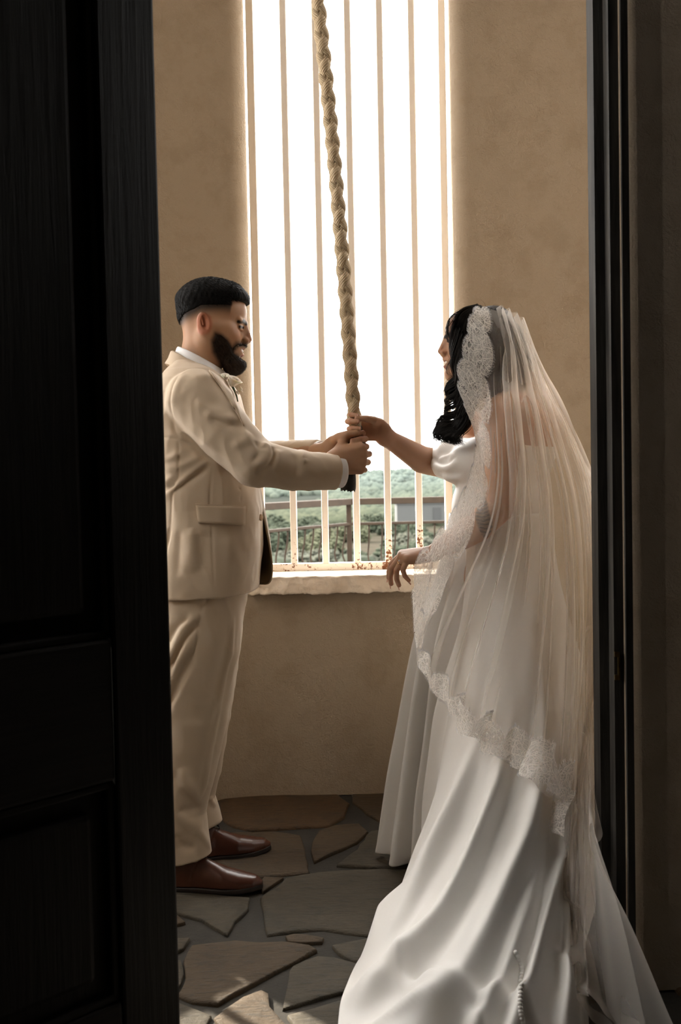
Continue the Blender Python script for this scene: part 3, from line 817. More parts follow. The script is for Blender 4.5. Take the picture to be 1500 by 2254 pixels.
def hand_shape(s, wrist, d, n, thumb, curls, splay=(6, 2, -3, -8), sc=1.0, side=1, spread=1.0, k=0.010):
    """adds a hand to the shape s. d: wrist to knuckles, n: out of the palm, thumb: three directions in (d, n, radial) components.
    side=+1 when the thumb side is n x d, curls: four triples of degrees; returns finger joints"""
    d = np.array(d, float); d /= np.linalg.norm(d); n = np.array(n, float); n -= d*(n @ d); n /= np.linalg.norm(n)
    r = np.cross(n, d)*side; W = np.array(wrist, float)
    L = [(.044, .026, .021), (.048, .030, .022), (.045, .028, .022), (.035, .021, .019)]
    off = [.030, .010, -.011, -.030]; kn = [.088, .091, .086, .078]
    rad = [(.0105, .0092, .0082, .0070), (.0108, .0094, .0083, .0072), (.0102, .009, .008, .007), (.009, .008, .0072, .0062)]
    J = []
    for i in range(4):
        b = W+(d*kn[i]+r*off[i]*spread)*sc; a0 = math.radians(splay[i])
        f = d*math.cos(a0)+r*math.sin(a0); pts = [b]; ang = 0
        for q in range(3):
            ang += math.radians(curls[i][q]); dirv = f*math.cos(ang)+n*math.sin(ang)
            pts.append(pts[-1]+dirv*L[i][q]*sc)
        J.append(np.array(pts))
    # palm
    for i in range(4):
        s.cone(W+(d*.016+r*off[i]*.55)*sc, J[i][0]-n*.002*sc, .0150*sc, .0120*sc, 0.016*sc)
    s.ell(W+(d*.05+r*.004+n*.004)*sc, np.array((.042, .016, .036))*sc, 0.016*sc, R=np.stack([d, n, r], 1))
    T = [W+(d*.022+r*.022+n*.010)*sc]
    for (a, b, c), l in zip(thumb, (.044, .033, .026)):
        v = d*a+n*b+r*c; T.append(T[-1]+v/np.linalg.norm(v)*l*sc)
    s.chain(T, np.array([.0165, .0128, .0108, .0085])*sc, 0.012*sc)
    for i in range(4):
        s.chain(J[i], np.array(rad[i])*sc, 0.0035*sc)
        s.ell(J[i][0]-n*.004*sc, np.array((.010, .009, .009))*sc, 0.008*sc)
    return J, np.array(T), r
def nail_mesh(p0, p1, back, w, l):
    """a finger nail on the last joint p0-p1, on the side 'back'"""
    a = (p1-p0)/np.linalg.norm(p1-p0); b = back-a*(back @ a); b /= np.linalg.norm(b); t = np.cross(a, b); V = []
    for j in range(5):
        for i in range(5):
            u = (i/4-.5)*2; v = j/4
            V.append(p1-a*l*0.62+a*l*v*(1-0.12*u*u)+t*w*u*0.5*(1-0.25*(v-.5)**2)+b*(w*0.62*(1-0.42*u*u)))
    return np.array(V), [tuple(f) for f in gridF(5, 5).tolist()]
# ------------------------------------------------------------------ bell rope
RY = 2.9
rope_pts = [px(700, 0, RY), px(731, 300, RY), px(757, 600, RY), px(779, 900, RY), px(783, 945, RY)]
ext = rope_pts[0]+(rope_pts[0]-rope_pts[1])*1.55
RC = spline([ext]+rope_pts, 900)
def rope_at(py): 
    """centre of the rope seen at row py"""
    return px(np.interp(py, [0, 300, 600, 900, 945, 1080], [700, 731, 757, 779, 783, 766]), py, RY)
rope = empty('bell_rope', rope_at(1078), 'thick tan plaited bell rope hanging from above, its black-taped end held by the couple', 'rope')
m, nt, b = newmat('manila_fibre'); tc = nd(nt, 'ShaderNodeTexCoord'); mp = nd(nt, 'ShaderNodeMapping')
mp.inputs['Scale'].default_value = (9, 150, 1); mp.inputs['Rotation'].default_value = (0, 0, 0.0); nt.links.new(tc.outputs['UV'], mp.inputs[0])
sk = nd(nt, 'ShaderNodeSeparateXYZ'); nt.links.new(tc.outputs['UV'], sk.inputs[0])
tw = math_n(nt, 'SINE', math_n(nt, 'ADD', math_n(nt, 'MULTIPLY', sk.outputs[0], 2*pi*14), math_n(nt, 'MULTIPLY', sk.outputs[1], 420)))
fib = noisen(nt, coords(nt, 'Object', (300, 300, 60)), 2.0, 3, 0.6)
c = mixc(nt, fib, srgb(176, 152, 116), srgb(228, 208, 174)); c = mixc(nt, math_n(nt, 'MULTIPLY', math_n(nt, 'ADD', tw, 1), 0.16), c, srgb(120, 92, 60))
nt.links.new(c, b.inputs['Base Color']); b.inputs['Roughness'].default_value = 0.8; b.inputs['Sheen Weight'].default_value = 0.2
bump(nt, b, math_n(nt, 'ADD', math_n(nt, 'MULTIPLY', tw, 0.5), fib), 0.7, 0.0012)
M_ROPE = m
arc = np.concatenate([[0], np.cumsum(np.linalg.norm(np.diff(RC, axis=0), axis=1))])
T = np.gradient(RC, axis=0); T /= np.linalg.norm(T, axis=1)[:, None]
NX = np.cross(T, np.array([0, 1.0, 0])); NX /= np.linalg.norm(NX, axis=1)[:, None]; NY = np.cross(T, NX)
PIT = 0.122; R0_, A_ = 0.0088, 0.0036
for sgn in (1, -1):
    for k in (0, 1):
        ph = sgn*2*pi*arc/PIT+k*pi+pi/2
        rr_ = R0_+sgn*A_*np.cos(4*pi*arc/PIT)
        rad_ = np.cos(ph)[:, None]*NX+np.sin(ph)[:, None]*NY
        P = RC+rr_[:, None]*rad_
        Ts = np.gradient(P, axis=0); Ts /= np.linalg.norm(Ts, axis=1)[:, None]
        tan_ = np.cross(Ts, rad_); tan_ /= np.linalg.norm(tan_, axis=1)[:, None]
        kk = 12; th = np.arange(kk)/kk*2*pi
        V = (P[:, None]+(np.cos(th)*.0150)[None, :, None]*tan_[:, None]+(np.sin(th)*.0100)[None, :, None]*rad_[:, None]).reshape(-1, 3)
        F = gridF(kk, len(P), True)
        uv = np.stack([np.tile(np.arange(kk)/kk, len(P)), np.repeat(arc/10, kk)], 1)
        mk('strand', V, F, M_ROPE, parent=rope, uv=uv)
M_TAPE = simple('black_tape', srgb(26, 26, 25), srgb(14, 14, 14), 40, 0.55, 0.4, 200, 0.002)
g = [rope_at(y) for y in (938, 950, 975, 1005, 1035, 1055)]
mk('taped_grip', *tube(spline(g, 24), spline(np.array([[.0195], [.0205], [.0195], [.0185], [.0175], [.0175]]), 24)[:, 0], 20), M_TAPE, parent=rope)
e = [rope_at(y) for y in (1036, 1044, 1058, 1072, 1079)]
V, F = tube(spline(e, 30), spline(np.array([[.0150], [.0175], [.0205], [.0225], [.0215]]), 30)[:, 0], 28)
V = np.array(V); V[-28:, 2] += 0.004*np.sin(np.arange(28)*2.1)+0.002*np.sin(np.arange(28)*5.3)
mk('frayed_end', V, F, M_TAPE, parent=rope)
# ------------------------------------------------------------------ the groom
def tint_mat(name, rough=0.5, sss=0.15, bumpv=0.12, bscale=260, spec=0.25, sheen=0.0):
    m, nt, b = newmat(name); a = nd(nt, 'ShaderNodeAttribute', attribute_name='tint')
    co = coords(nt); f = noisen(nt, co, 45, 4, 0.6)
    c = mixc(nt, math_n(nt, 'MULTIPLY', f, 0.16), a.outputs['Color'], (0.5, 0.5, 0.5), 'OVERLAY')
    nt.links.new(c, b.inputs['Base Color']); b.inputs['Roughness'].default_value = rough; b.inputs['Specular IOR Level'].default_value = spec
    if sss:
        b.inputs['Subsurface Weight'].default_value = sss; b.inputs['Subsurface Radius'].default_value = (0.012, 0.005, 0.0025); b.inputs['Subsurface Scale'].default_value = 0.5
    if sheen: b.inputs['Sheen Weight'].default_value = sheen
    bump(nt, b, noisen(nt, co, bscale, 4, 0.6), bumpv, 0.0015); return m
def sstep(a, b, x): t = np.clip((x-a)/(b-a), 0, 1); return t*t*(3-2*t)
def mixv(c, c2, f): return c*(1-f[:, None])+np.array(c2)*f[:, None]
def poly_sd(px_, pz_, poly):
    P = np.stack([px_, pz_], 1); poly = np.array(poly, float); d = np.full(len(P), 9.0); ins = np.zeros(len(P), bool)
    for i in range(len(poly)):
        a, b = poly[i], poly[(i+1) % len(poly)]; e = b-a; t = np.clip((P-a) @ e/(e @ e), 0, 1)
        d = np.minimum(d, np.linalg.norm(P-a-t[:, None]*e, axis=1))
        c = (a[1] > P[:, 1]) != (b[1] > P[:, 1]); ins ^= c & (P[:, 0] < (b[0]-a[0])*(P[:, 1]-a[1])/(b[1]-a[1]+1e-12)+a[0])
    return np.where(ins, -d, d)
GR = frame(_r+0.06*np.array([0, 1, 0]), _u)
GO = px(462, 710, 3.0)
M_SKIN = tint_mat('tan_skin')
hs = head_shape(True)
BEARD = [(.022, -.046), (.040, -.050), (.054, -.062), (.066, -.080), (.0735, -.098), (.082, -.1015), (.091, -.109), (.098, -.112), (.118, -.112),
         (.118, -.17), (.05, -.17), (.034, -.128), (.015, -.098), (.013, -.066)]
MOUST = [(.071, -.081), (.083, -.0695), (.098, -.0655), (.118, -.066), (.118, -.0722), (.099, -.0728), (.086, -.0745), (.078, -.082), (.0735, -.092), (.0695, -.092)]
def bsd(Q): return np.minimum(poly_sd(Q[:, 0], Q[:, 2], BEARD), poly_sd(Q[:, 0], Q[:, 2], MOUST))
def hair_edge(x): return np.interp(x, [-.12, -.1, -.086, -.07, -.038, -.02, .064, .068, .12], [-.016, -.012, 0.0, .016, .027, .037, .040, .0565, .0565])
def skin_tint(V, Q=None, male=True, base=(0.43, 0.250, 0.155)):
    c = np.tile(np.array(base), (len(V), 1))
    if Q is None: return c
    lip = lambda pts, r: sstep(r+.002, r-.0005, np.min([d_cone(Q, pts[i], pts[i+1], 0, 0) for i in range(len(pts)-1)], axis=0))
    ear = sstep(.03, .02, np.linalg.norm((Q-np.array([-.012, 0, -.018]))*np.array([1, 0, .75]), axis=1))*(np.abs(Q[:, 1]) > .068)
    c = mixv(c, (0.42, 0.14, 0.08), ear*0.75)
    nosef = sstep(.024, .008, np.linalg.norm(Q-np.array([.113, 0, -.05]), axis=1)); c = mixv(c, (0.46, 0.19, 0.11), nosef*0.5)
    ck = sstep(.032, .01, np.linalg.norm(np.stack([Q[:, 0]-.07, np.abs(Q[:, 1])-.04, Q[:, 2]+.045], 1), axis=1)); c = mixv(c, (0.47, 0.20, 0.115), ck*0.4)
    c = mixv(c, (0.40, 0.13, 0.10), lip([(.079, -.029, -.0745), (.0945, -.014, -.0765), (.1005, 0, -.0755), (.0945, .014, -.0765), (.079, .029, -.0745)], .0052))
    c = mixv(c, (0.42, 0.14, 0.11), lip([(.079, -.028, -.0795), (.0915, -.014, -.0955), (.0960, 0, -.0990), (.0915, .014, -.0955), (.079, .028, -.0795)], .0064))
    tth = lip([(.077, -.022, -.081), (.0910, -.011, -.0845), (.0945, 0, -.0852), (.0910, .011, -.0845), (.077, .022, -.081)], .0064)
    c = mixv(c, (0.80, 0.77, 0.70), tth)
    A = np.abs(Q); A[:, 0] = Q[:, 0]; A[:, 2] = Q[:, 2]
    brow = sstep(.0075, .003, np.min([d_cone(A, (.1065, .010, -.004), (.1015, .028, -.0005), .0022, .002), d_cone(A, (.1015, .028, -.0005), (.088, .048, -.006), .002, .0)], axis=0)); c = mixv(c, (0.005, 0.004, 0.003), brow*0.99)
    eb = (np.linalg.norm(A-np.array([.0845, .031, -.019]), axis=1) < .0131); c[eb] = (0.24, 0.20, 0.17)
    iris = eb & (np.linalg.norm(A-np.array([.0968, .0305, -.0205]), axis=1) < .0062); c[iris] = (0.03, 0.018, 0.01)
    lash = sstep(.0040, .0024, d_cone(A, (.1005, .019, -.0178), (.0925, .0455, -.0205), 0.0014, 0.0014)); c = mixv(c, (0.015, 0.01, 0.008), lash*0.95)
    if male:
        e = hair_edge(Q[:, 0]); fade = sstep(-.036, -.004, Q[:, 2]-e)*(Q[:, 0] < .069)
        front = sstep(-.004, .002, Q[:, 2]-e)
        c = mixv(c, (0.02, 0.016, 0.013), np.maximum(fade*0.93, front*(Q[:, 0] >= .069)))
        c = mixv(c, (0.05, 0.03, 0.02), sstep(.012, -.003, bsd(Q))*0.9)
    return c
# head and neck
neck = Shape(); neck.ops = list(hs.ops)
neck.cone((-.022, 0, -.055), (-.040, 0, -.175), .057, .060, 0.03)
neck.cone((-.03, .0, -.165), (-.045, 0.0, -.21), .062, .09, 0.02)
for y in (-1, 1): neck.cone((-.012, .05*y, -.055), (.005, .018*y, -.18), .014, .016, 0.025)
gh = place(neck, GO, GR)
V1, F1 = surface_nets(gh, GO-np.array([.15, .13, .21]), GO+np.array([.16, .13, .16]), 0.0019)
C1 = skin_tint(V1, (V1-GO) @ GR)
# hands
GS = Shape()
ra = rope_at(980); rb = rope_at(1014)
wl = ra+np.array([-.076, .037, -.012]); wr = rb+np.array([-.062, -.054, -.006])
JL, TL, rL = hand_shape(GS, wl, (1, -.06, .16), (0, -1, .05), [(.45, .90, .14), (.82, .55, .06), (.98, .05, -.04)],
                        [(58, 62, 45)]*3+[(62, 62, 45)], (3, 1, -1, -3), 1.0, +1, 0.86)
JR, TR_, rR = hand_shape(GS, wr, (1, .10, .12), (.08, 1, 0), [(.6, .35, .7), (.75, .6, .3), (.8, .6, 0)],
                         [(62, 80, 50)]*4, (5, 2, -2, -6), 1.06, -1, 0.98)
wlb = px(690, 999, 3.0); wrb = px(715, 1036, 2.83)
GS.cone(wl, wlb, .026, .030, 0.02); GS.cone(wr, wrb, .0275, .031, 0.02)
V2, F2 = sn(GS, 0.0019)
C2 = skin_tint(V2)
def knuckle_tint(V, C, joints, col=(0.42, 0.17, 0.10)):
    for J in joints:
        for q in (0, 1, 2, 3): C = mixv(C, col, 0.45*sstep(.014, .004, np.linalg.norm(V-J[q], axis=1)))
    return C
C2 = knuckle_tint(V2, C2, JL+JR)
# what the clothes hide
IN = Shape()
shN = px(425, 872, 2.83); shF = px(440, 872, 3.18); eN = px(560, 1018, 2.75); eF = px(570, 1008, 3.2)
pel = px(445, 1290, 3.0)
IN.chain([GO+GR @ np.array([-.045, 0, -.19]), px(430, 900, 3.0), px(450, 1100, 3.0), pel], [.06, .12, .125, .12], 0.03)
IN.chain([shN, eN, wrb], [.06, .045, .034], 0.03); IN.chain([shF, eF, wlb], [.06, .045, .033], 0.03)
hipN = px(430, 1330, 2.92); hipF = px(440, 1330, 3.08)
kN = px(425, 1570, 2.90); kF = px(446, 1560, 3.10); aN = px(410, 1868, 2.90); aF = px(440, 1800, 3.13)
IN.chain([hipN, kN, aN], [.075, .052, .04], 0.03); IN.chain([hipF, kF, aF], [.075, .052, .04], 0.03)
V3, F3 = sn(IN, 0.009); C3 = skin_tint(V3)
Vb, Fb = joinVF([(V1, F1), (V2, F2), (V3, F3)])
groom = empty('person', (pel[0], 3.0, 0), 'bearded man in a beige suit and brown shoes gripping the end of the bell rope', 'person')
groom_body = mk('body', Vb, Fb, M_SKIN, parent=groom, col=np.concatenate([C1, C2, C3]))
M_NAIL = simple('finger_nail', srgb(214, 164, 140), srgb(206, 152, 128), 10, 0.3)
nm = [nail_mesh(TL[2], TL[3], np.array([.1, -1, .35]), .012, .012)]
for J, R, side in ((JL, rL, 1),):
    for j in J[:4]:
        a = j[3]-j[2]; bk = np.cross(a, R)*-1; bk = bk if bk @ (j[3]-rope_at(980)) > 0 else -bk
        nm.append(nail_mesh(j[2], j[3], bk, .0105, .011))
for v, f in nm: mk('nail', v, f, M_NAIL, parent=groom_body)
# hair and beard
M_HAIR = simple('black_hair', (0.003, 0.003, 0.0032), (0.007, 0.0065, 0.0065), 30, 0.7, 0.4, 220, 0.002, (1, 1, 0.3), spec=0.1)
def hair_fn(P):
    Q = (P-GO) @ GR
    d = smin(d_ell(Q, (0.0, 0, 0.032), (0.097, 0.0755, 0.086)), d_ell(Q, (0.052, 0, 0.035), (0.056, 0.062, 0.058)), .03)
    t = .0025+.0145*sstep(.03, .085, Q[:, 2])+.003*sstep(.05, .1, Q[:, 0])
    d = d-t-0.0009*np.sin(Q[:, 0]*420+6*np.sin(Q[:, 1]*90))*np.sin(Q[:, 1]*300+Q[:, 2]*160)
    e = (hair_edge(Q[:, 0])-Q[:, 2])*0.75
    return -smin(-d, -e, .006)
Vh, Fh = surface_nets(hair_fn, GO-np.array([.13, .1, .05]), GO+np.array([.14, .1, .16]), 0.0024)
hair = mk('hair', Vh, Fh, M_HAIR, parent=groom)
def beard_fn(P):
    Q = (P-GO) @ GR; b = bsd(Q)
    t = (.0045+.0095*sstep(-.10, -.135, Q[:, 2])*sstep(.03, .06, Q[:, 0]))*sstep(.0015, -.007, b)-.0012
    t = t+(0.0009*np.sin(Q[:, 0]*500+Q[:, 2]*90)*np.sin(Q[:, 2]*420+Q[:, 1]*260))*sstep(0, -.008, b)
    return hs.eval(Q)-np.where(b < .0015, t, -.004)
M_BEARD = simple('dark_brown_beard', (0.016, 0.010, 0.007), (0.036, 0.021, 0.013), 60, 0.65, 0.6, 300, 0.002, spec=0.2)
c = GO+GR @ np.array([.06, 0, -.105])
Vd, Fd = surface_nets(beard_fn, c-np.array([.07, .075, .07]), c+np.array([.075, .075, .07]), 0.0022)
Qd = (Vd-GO) @ GR; keep = bsd(Qd) < 0.0012
Fd = Fd[keep[Fd].all(1)]
mk('beard', Vd, Fd, M_BEARD, parent=groom)
def fur(name, V, F, n, L, lean, mat, parent, rad=0.0004, jitter=0.5, sel=None, seed=1):
    rs = np.random.RandomState(seed); a, b, c = V[F[:, 0]], V[F[:, 1]], V[F[:, 2]]
    nrm = np.cross(b-a, c-a); ar = np.linalg.norm(nrm, axis=1)+1e-12; nrm /= ar[:, None]
    ctr = V[F].mean(1)
    if sel is not None: ar = ar*sel(ctr)
    i = rs.choice(len(F), n, p=ar/ar.sum()); p = ctr[i]+(rs.rand(n, 3)-.5)*0.003; d = nrm[i]+lean(ctr[i])+rs.randn(n, 3)*jitter*0.4
    d /= np.linalg.norm(d, axis=1)[:, None]; l = (L*(0.6+0.8*rs.rand(n)))[:, None]
    g = lean(ctr[i])
    P = np.stack([p-nrm[i]*.001, p+d*l*0.5, p+(d+g*0.35)/np.linalg.norm(d+g*.35, axis=1)[:, None]*l], 1)
    R = np.tile(np.array([rad, rad*.8, rad*.2]), (n, 1))
    v, f = strands(P, R, 3); return mk(name, v, f, mat, parent=parent)
fur('hair_strands', Vh, Fh, 9000, .0065, lambda c: np.stack([np.full(len(c), 1.5), np.zeros(len(c)), np.full(len(c), -1.0)], 1), M_HAIR, hair, .00045, .3, lambda c: sstep(.10, .07, ((c-GO) @ GR)[:, 0])+.05)
if len(Fd): fur('beard_strands', Vd, Fd, 6500, .0042, lambda c: np.stack([np.full(len(c), .25), np.zeros(len(c)), np.full(len(c), -.9)], 1), M_BEARD, groom, .00032, .6)
# ---- clothes
def cloth_mat(name, c1, c2, weave=900, sheen=0.15):
    m, nt, b = newmat(name); co = coords(nt)
    f = noisen(nt, co, 7, 3); wv = nd(nt, 'ShaderNodeTexWave'); wv.inputs['Scale'].default_value = weave/6; wv.inputs['Distortion'].default_value = 1.0
    mp = nd(nt, 'ShaderNodeMapping'); mp.inputs['Rotation'].default_value = (0.6, 0.7, 0.3); nt.links.new(co, mp.inputs[0]); nt.links.new(mp.outputs[0], wv.inputs[0])
    g = noisen(nt, coords(nt, 'Object', (1, 1, 6)), weave/3, 2, 0.5)
    c = mixc(nt, f, c1, c2); c = mixc(nt, math_n(nt, 'MULTIPLY', g, 0.22), c, tuple(v*0.55 for v in c1))
    nt.links.new(c, b.inputs['Base Color']); b.inputs['Roughness'].default_value = 0.75; b.inputs['Sheen Weight'].default_value = sheen
    b.inputs['Specular IOR Level'].default_value = 0.25
    bump(nt, b, math_n(nt, 'ADD', g, math_n(nt, 'MULTIPLY', wv.outputs['Fac'], 0.4)), 0.12, 0.001); return m
M_SUIT = cloth_mat('beige_suiting', srgb(206, 187, 163), srgb(198, 179, 155))
M_LINING = cloth_mat('olive_lining', srgb(150, 130, 98), srgb(138, 118, 88))
M_SHIRT = cloth_mat('white_shirting', srgb(244, 244, 246), srgb(238, 240, 244))
M_DARKSEAM = simple('seam_shadow_gap', srgb(70, 56, 40))
GYC = 3.0
def torso_table(rows, Yc):
    z = []; xb = []; xf = []; hw = []
    for r in rows:
        a = px(r[1], r[0], Yc); b_ = px(r[2], r[0], Yc); z.append((a[2]+b_[2])/2); xb.append(a[0]); xf.append(b_[0]); hw.append(r[3])
    o = np.argsort(z); return [np.array(v)[o] for v in (z, xb, xf, hw)]
TT = torso_table([(788, 392, 425, .05), (806, 380, 452, .10), (822, 368, 484, .155), (842, 354, 506, .198), (870, 341, 526, .218), (950, 336, 549, .215), (1050, 342, 567, .205), (1120, 348, 577, .205), (1200, 343, 578, .215), (1250, 340, 574, .222), (1320, 337, 566, .228)], GYC)
def torso_fn(P, T=TT, Yc=GYC, p=2.4):
    z = P[:, 2]; xb = np.interp(z, T[0], T[1]); xf = np.interp(z, T[0], T[2]); hw = np.interp(z, T[0], T[3])
    a = (xf-xb)/2; cxx = (xf+xb)/2
    q = (np.abs((P[:, 0]-cxx)/a)**p+np.abs((P[:, 1]-Yc)/hw)**p)**(1/p)
    d = (q-1)*np.minimum(a, hw)
    top = z-TT[0][-1]
    return np.maximum(d, top)
JK = Shape()
JK.add(torso_fn, (TT[1].min(), GYC-.24, px(450, 1330, GYC)[2]), (TT[2].max(), GYC+.24, TT[0].max()), 0)
JK.chain([px(432, 880, 2.815), px(495, 952, 2.78), px(562, 1019, 2.755)], [.086, .077, .064], 0.007)
JK.chain([px(562, 1019, 2.755), px(650, 1036, 2.79), px(739, 1039, 2.845)], [.064, .056, .0505], 0.012)
JK.chain([px(440, 880, 3.17), px(572, 1012, 3.2)], [.08, .058], 0.03)
JK.chain([px(572, 1012, 3.2), px(704, 997, 3.0)], [.058, .040], 0.02)
cuffN = (px(739, 1039, 2.845), px(739, 1039, 2.845)-px(650, 1036, 2.79))
cuffF = (px(704, 997, 3.0), px(704, 997, 3.0)-px(572, 1012, 3.2))
def cutter(c, lenient=0.2):
    p, n = c; n = n/np.linalg.norm(n)
    def fn(P):
        s = (P-p) @ n; r = np.linalg.norm(P-p-s[:, None]*n, axis=1)
        return np.maximum(-s, r-lenient)
    return fn
for c in (cuffN, cuffF): JK.add(cutter(c, .12), c[0]-.13, c[0]+.13, 0.004, 's')
def hem_fn(P):
    zh = px(450, 1297, GYC)[2]+0.006*np.sin((P[:, 0]+.3)*9)+(.03*sstep(-.27, -.235, P[:, 0])*0)
    return zh-P[:, 2]
JK.add(hem_fn, (-9, -9, -9), (9, 9, 9), 0.004, 'i')
Vq, Fq = sn(JK, 0.010, project=False); tq = bvh(Vq, Fq)
def wrinkles(shape, tree, items, sx, sy, ox, oy):
    for pts, amp, wd in items:
        W = []
        for x, y in pts:
            p, n = cast(ox+x/sx, oy+y/sy, tree)
            if p is not None: W.append(p)
        if len(W) < 2: continue
        W = spline(np.array(W), max(6, len(W)*4))
        def fn(P, W=W, amp=amp, wd=wd):
            d2 = np.full(len(P), 9.0); tt = np.zeros(len(P))
            for i in range(len(W)-1):
                e = W[i+1]-W[i]; t = np.clip((P-W[i]) @ e/(e @ e+1e-12), 0, 1); q = ((P-W[i]-t[:, None]*e)**2).sum(1)
                m = q < d2; d2[m] = q[m]; tt[m] = (i+t[m])/(len(W)-1)
            env = np.minimum(1, np.minimum(tt, 1-tt)*5+0.05)
            return -amp*1.3*np.exp(-(d2/(.55*wd*wd))**.72)*env
        shape.add(fn, W.min(0)-2.2*wd, W.max(0)+2.2*wd, 0, 'd')
wrinkles(JK, tq, [
    ([(235, 205), (172, 300), (152, 450), (172, 590), (225, 690)], -.004, .007), ([(225, 690), (330, 770), (480, 860)], -.004, .010),
    ([(262, 215), (200, 310), (182, 450)], .003, .014),
    ([(400, 490), (520, 530), (660, 548)], .007, .012), ([(430, 520), (560, 580), (700, 600)], -.005, .014), ([(560, 330), (610, 420), (640, 500)], .006, .013),
    ([(330, 400), (430, 470), (560, 500)], .004, .018), ([(300, 250), (400, 230), (500, 270)], .004, .02),
    ([(735, 640), (700, 700), (600, 750)], .007, .014), ([(820, 715), (872, 760), (835, 890)], .010, .012), ([(780, 700), (800, 790), (740, 870)], -.007, .013),
    ([(885, 740), (905, 800), (850, 900), (780, 950)], -.007, .011), ([(920, 760), (945, 830), (900, 930)], .005, .014),
    ([(1080, 760), (1120, 800), (1150, 870)], .005, .013), ([(1040, 800), (1080, 880), (1060, 960)], -.004, .016), ([(640, 620), (760, 740), (840, 960)], .003, .02),
    ([(230, 560), (400, 700), (560, 820), (700, 880)], .004, .02),
    ([(430, 835), (320, 930), (190, 1040), (60, 1165)], .007, .013), ([(420, 880), (280, 990), (150, 1100)], -.006, .014), ([(400, 800), (260, 870), (90, 930)], .004, .016),
    ([(60, 820), (150, 830), (230, 780)], .004, .012), ([(50, 1010), (120, 1000), (200, 950)], .005, .014), ([(60, 1090), (130, 1070), (220, 1000)], -.004, .012),
    ([(168, 1060), (160, 1200), (148, 1330)], -.0025, .0045), ([(148, 1330), (110, 1520), (82, 1760)], -.009, .006),
    ([(210, 700), (213, 860), (208, 1000)], -.0022, .0045), ([(462, 870), (440, 1150), (455, 1350), (472, 1770)], -.0022, .0042), ([(660, 940), (655, 1050), (662, 1150)], -.002, .0042),
    ([(300, 1340), (315, 1480), (300, 1680)], .006, .028), ([(390, 1350), (380, 1500), (390, 1700)], -.004, .03), ([(560, 1400), (620, 1560), (690, 1720)], .004, .03),
    ([(220, 1350), (215, 1500), (200, 1700)], -.004, .02), ([(40, 665), (130, 680), (220, 690)], -.002, .004)],
    3.3333, 3.3333, 330, 760)
# stand-up folds become the shape of the jacket; the neck opening is sunk for the collar
Vj, Fj = sn(JK, 0.0036)
def cloth_noise(V, F, amp, f, seed=0.0):
    n = np.zeros_like(V); a, b, c = V[F[:, 0]], V[F[:, 1]], V[F[:, 2]]; fn = np.cross(b-a, c-a)
    for k in range(4): np.add.at(n, F[:, k], fn)
    n /= np.linalg.norm(n, axis=1)[:, None]+1e-12
    h = np.array([noise.noise(Vector((p[0]*f+p[2]*f*.45, p[1]*f, p[2]*f*.55-p[0]*f*.3+seed)))+.5*noise.noise(Vector((p[0]*f*2.3, p[1]*f*2, p[2]*f*1.4+seed))) for p in V])
    h = 1-np.abs(h)*2.2
    return V+n*(h*amp)[:, None]
Vj = cloth_noise(Vj, Fj, .0022, 13, 1.0)
jacket = mk('jacket', Vj, Fj, M_SUIT, parent=groom)
tj = bvh(Vj, Fj)
Z8 = lambda *q: [(330+x/3.3333, 760+y/3.3333) for x, y in q]
patch(Z8((340, 1172), (692, 1186), (690, 1322), (356, 1303)), tj, 16, 8, .004, 'pocket_flap', M_SUIT, jacket, .005)
patch(Z8((336, 1163), (692, 1180), (692, 1188), (336, 1171)), tj, 16, 2, .0035, 'pocket_seam', M_SUIT, jacket, .004)
# cuffs
def ring_tube(name, c0, axis, r0, r1, L, mat, parent, thick=.0025, flat=1.0):
    a = axis/np.linalg.norm(axis); u = np.cross(a, [0, 1.0, 0]); u /= np.linalg.norm(u); v = np.cross(a, u); V = []
    rows = [(0, r0), (L*.3, r0), (L*.9, r1), (L, r1*.985), (L*.985, r1-thick), (L*.3, r1-thick*1.5)]
    for s, r in rows:
        for k in range(32): t = k/32*2*pi; V.append(c0+a*s+u*r*math.cos(t)*flat+v*r*math.sin(t))
    return mk(name, V, [tuple(f) for f in gridF(32, len(rows), True).tolist()], mat, parent=parent)
ring_tube('shirt_cuff', cuffN[0]-cuffN[1]/np.linalg.norm(cuffN[1])*.02, cuffN[1]+np.array([0, 0, .0]), .046, .0455, .040, M_SHIRT, groom)
ring_tube('shirt_cuff', cuffF[0]-cuffF[1]/np.linalg.norm(cuffF[1])*.02, cuffF[1], .0365, .036, .034, M_SHIRT, groom)
# collar of the shirt: a band tilted down to the front, round the neck
def band(name, profile, mat, parent, thick=.003, n=64, a0=0.0, a1=2*pi, sub=None):
    """profile(t) -> list of points across the band at angle t"""
    ts = np.linspace(a0, a1, n); rows = [np.array(profile(t)) for t in ts]; k = len(rows[0])
    V = np.concatenate(rows); F = gridF(k, n)
    o = mk(name, V, F, mat, parent=parent); s = o.modifiers.new('thick', 'SOLIDIFY'); s.thickness = thick; s.offset = 1
    return o
L2W = lambda q: GO+GR @ np.array(q, float)
def neckring(t, r, zb, zf, cx_=-.036, ry=None, dx=0.0):
    """a tilted ring round the neck: t=0 is the nape, pi the throat"""
    x = cx_-math.cos(t)*r+dx; y = math.sin(t)*(ry or r); f = (1-math.cos(t))/2
    return x, y, zb+(zf-zb)*f
def shirt_prof(t):
    out = []
    f = (1-math.cos(t))/2
    for dz, dr in ((-.050, .012), (-.03, .008), (0, 0), (.0015, .002), (-.002, .005), (-.03*f-.018, .011+.004*f)):
        x, y, z = neckring(t, .0635+dr, -.0755, -.150, -.030)
        out.append(L2W((x+.010*f, y, z+dz)))
    return out
band('shirt_collar', shirt_prof, M_SHIRT, groom, .002)
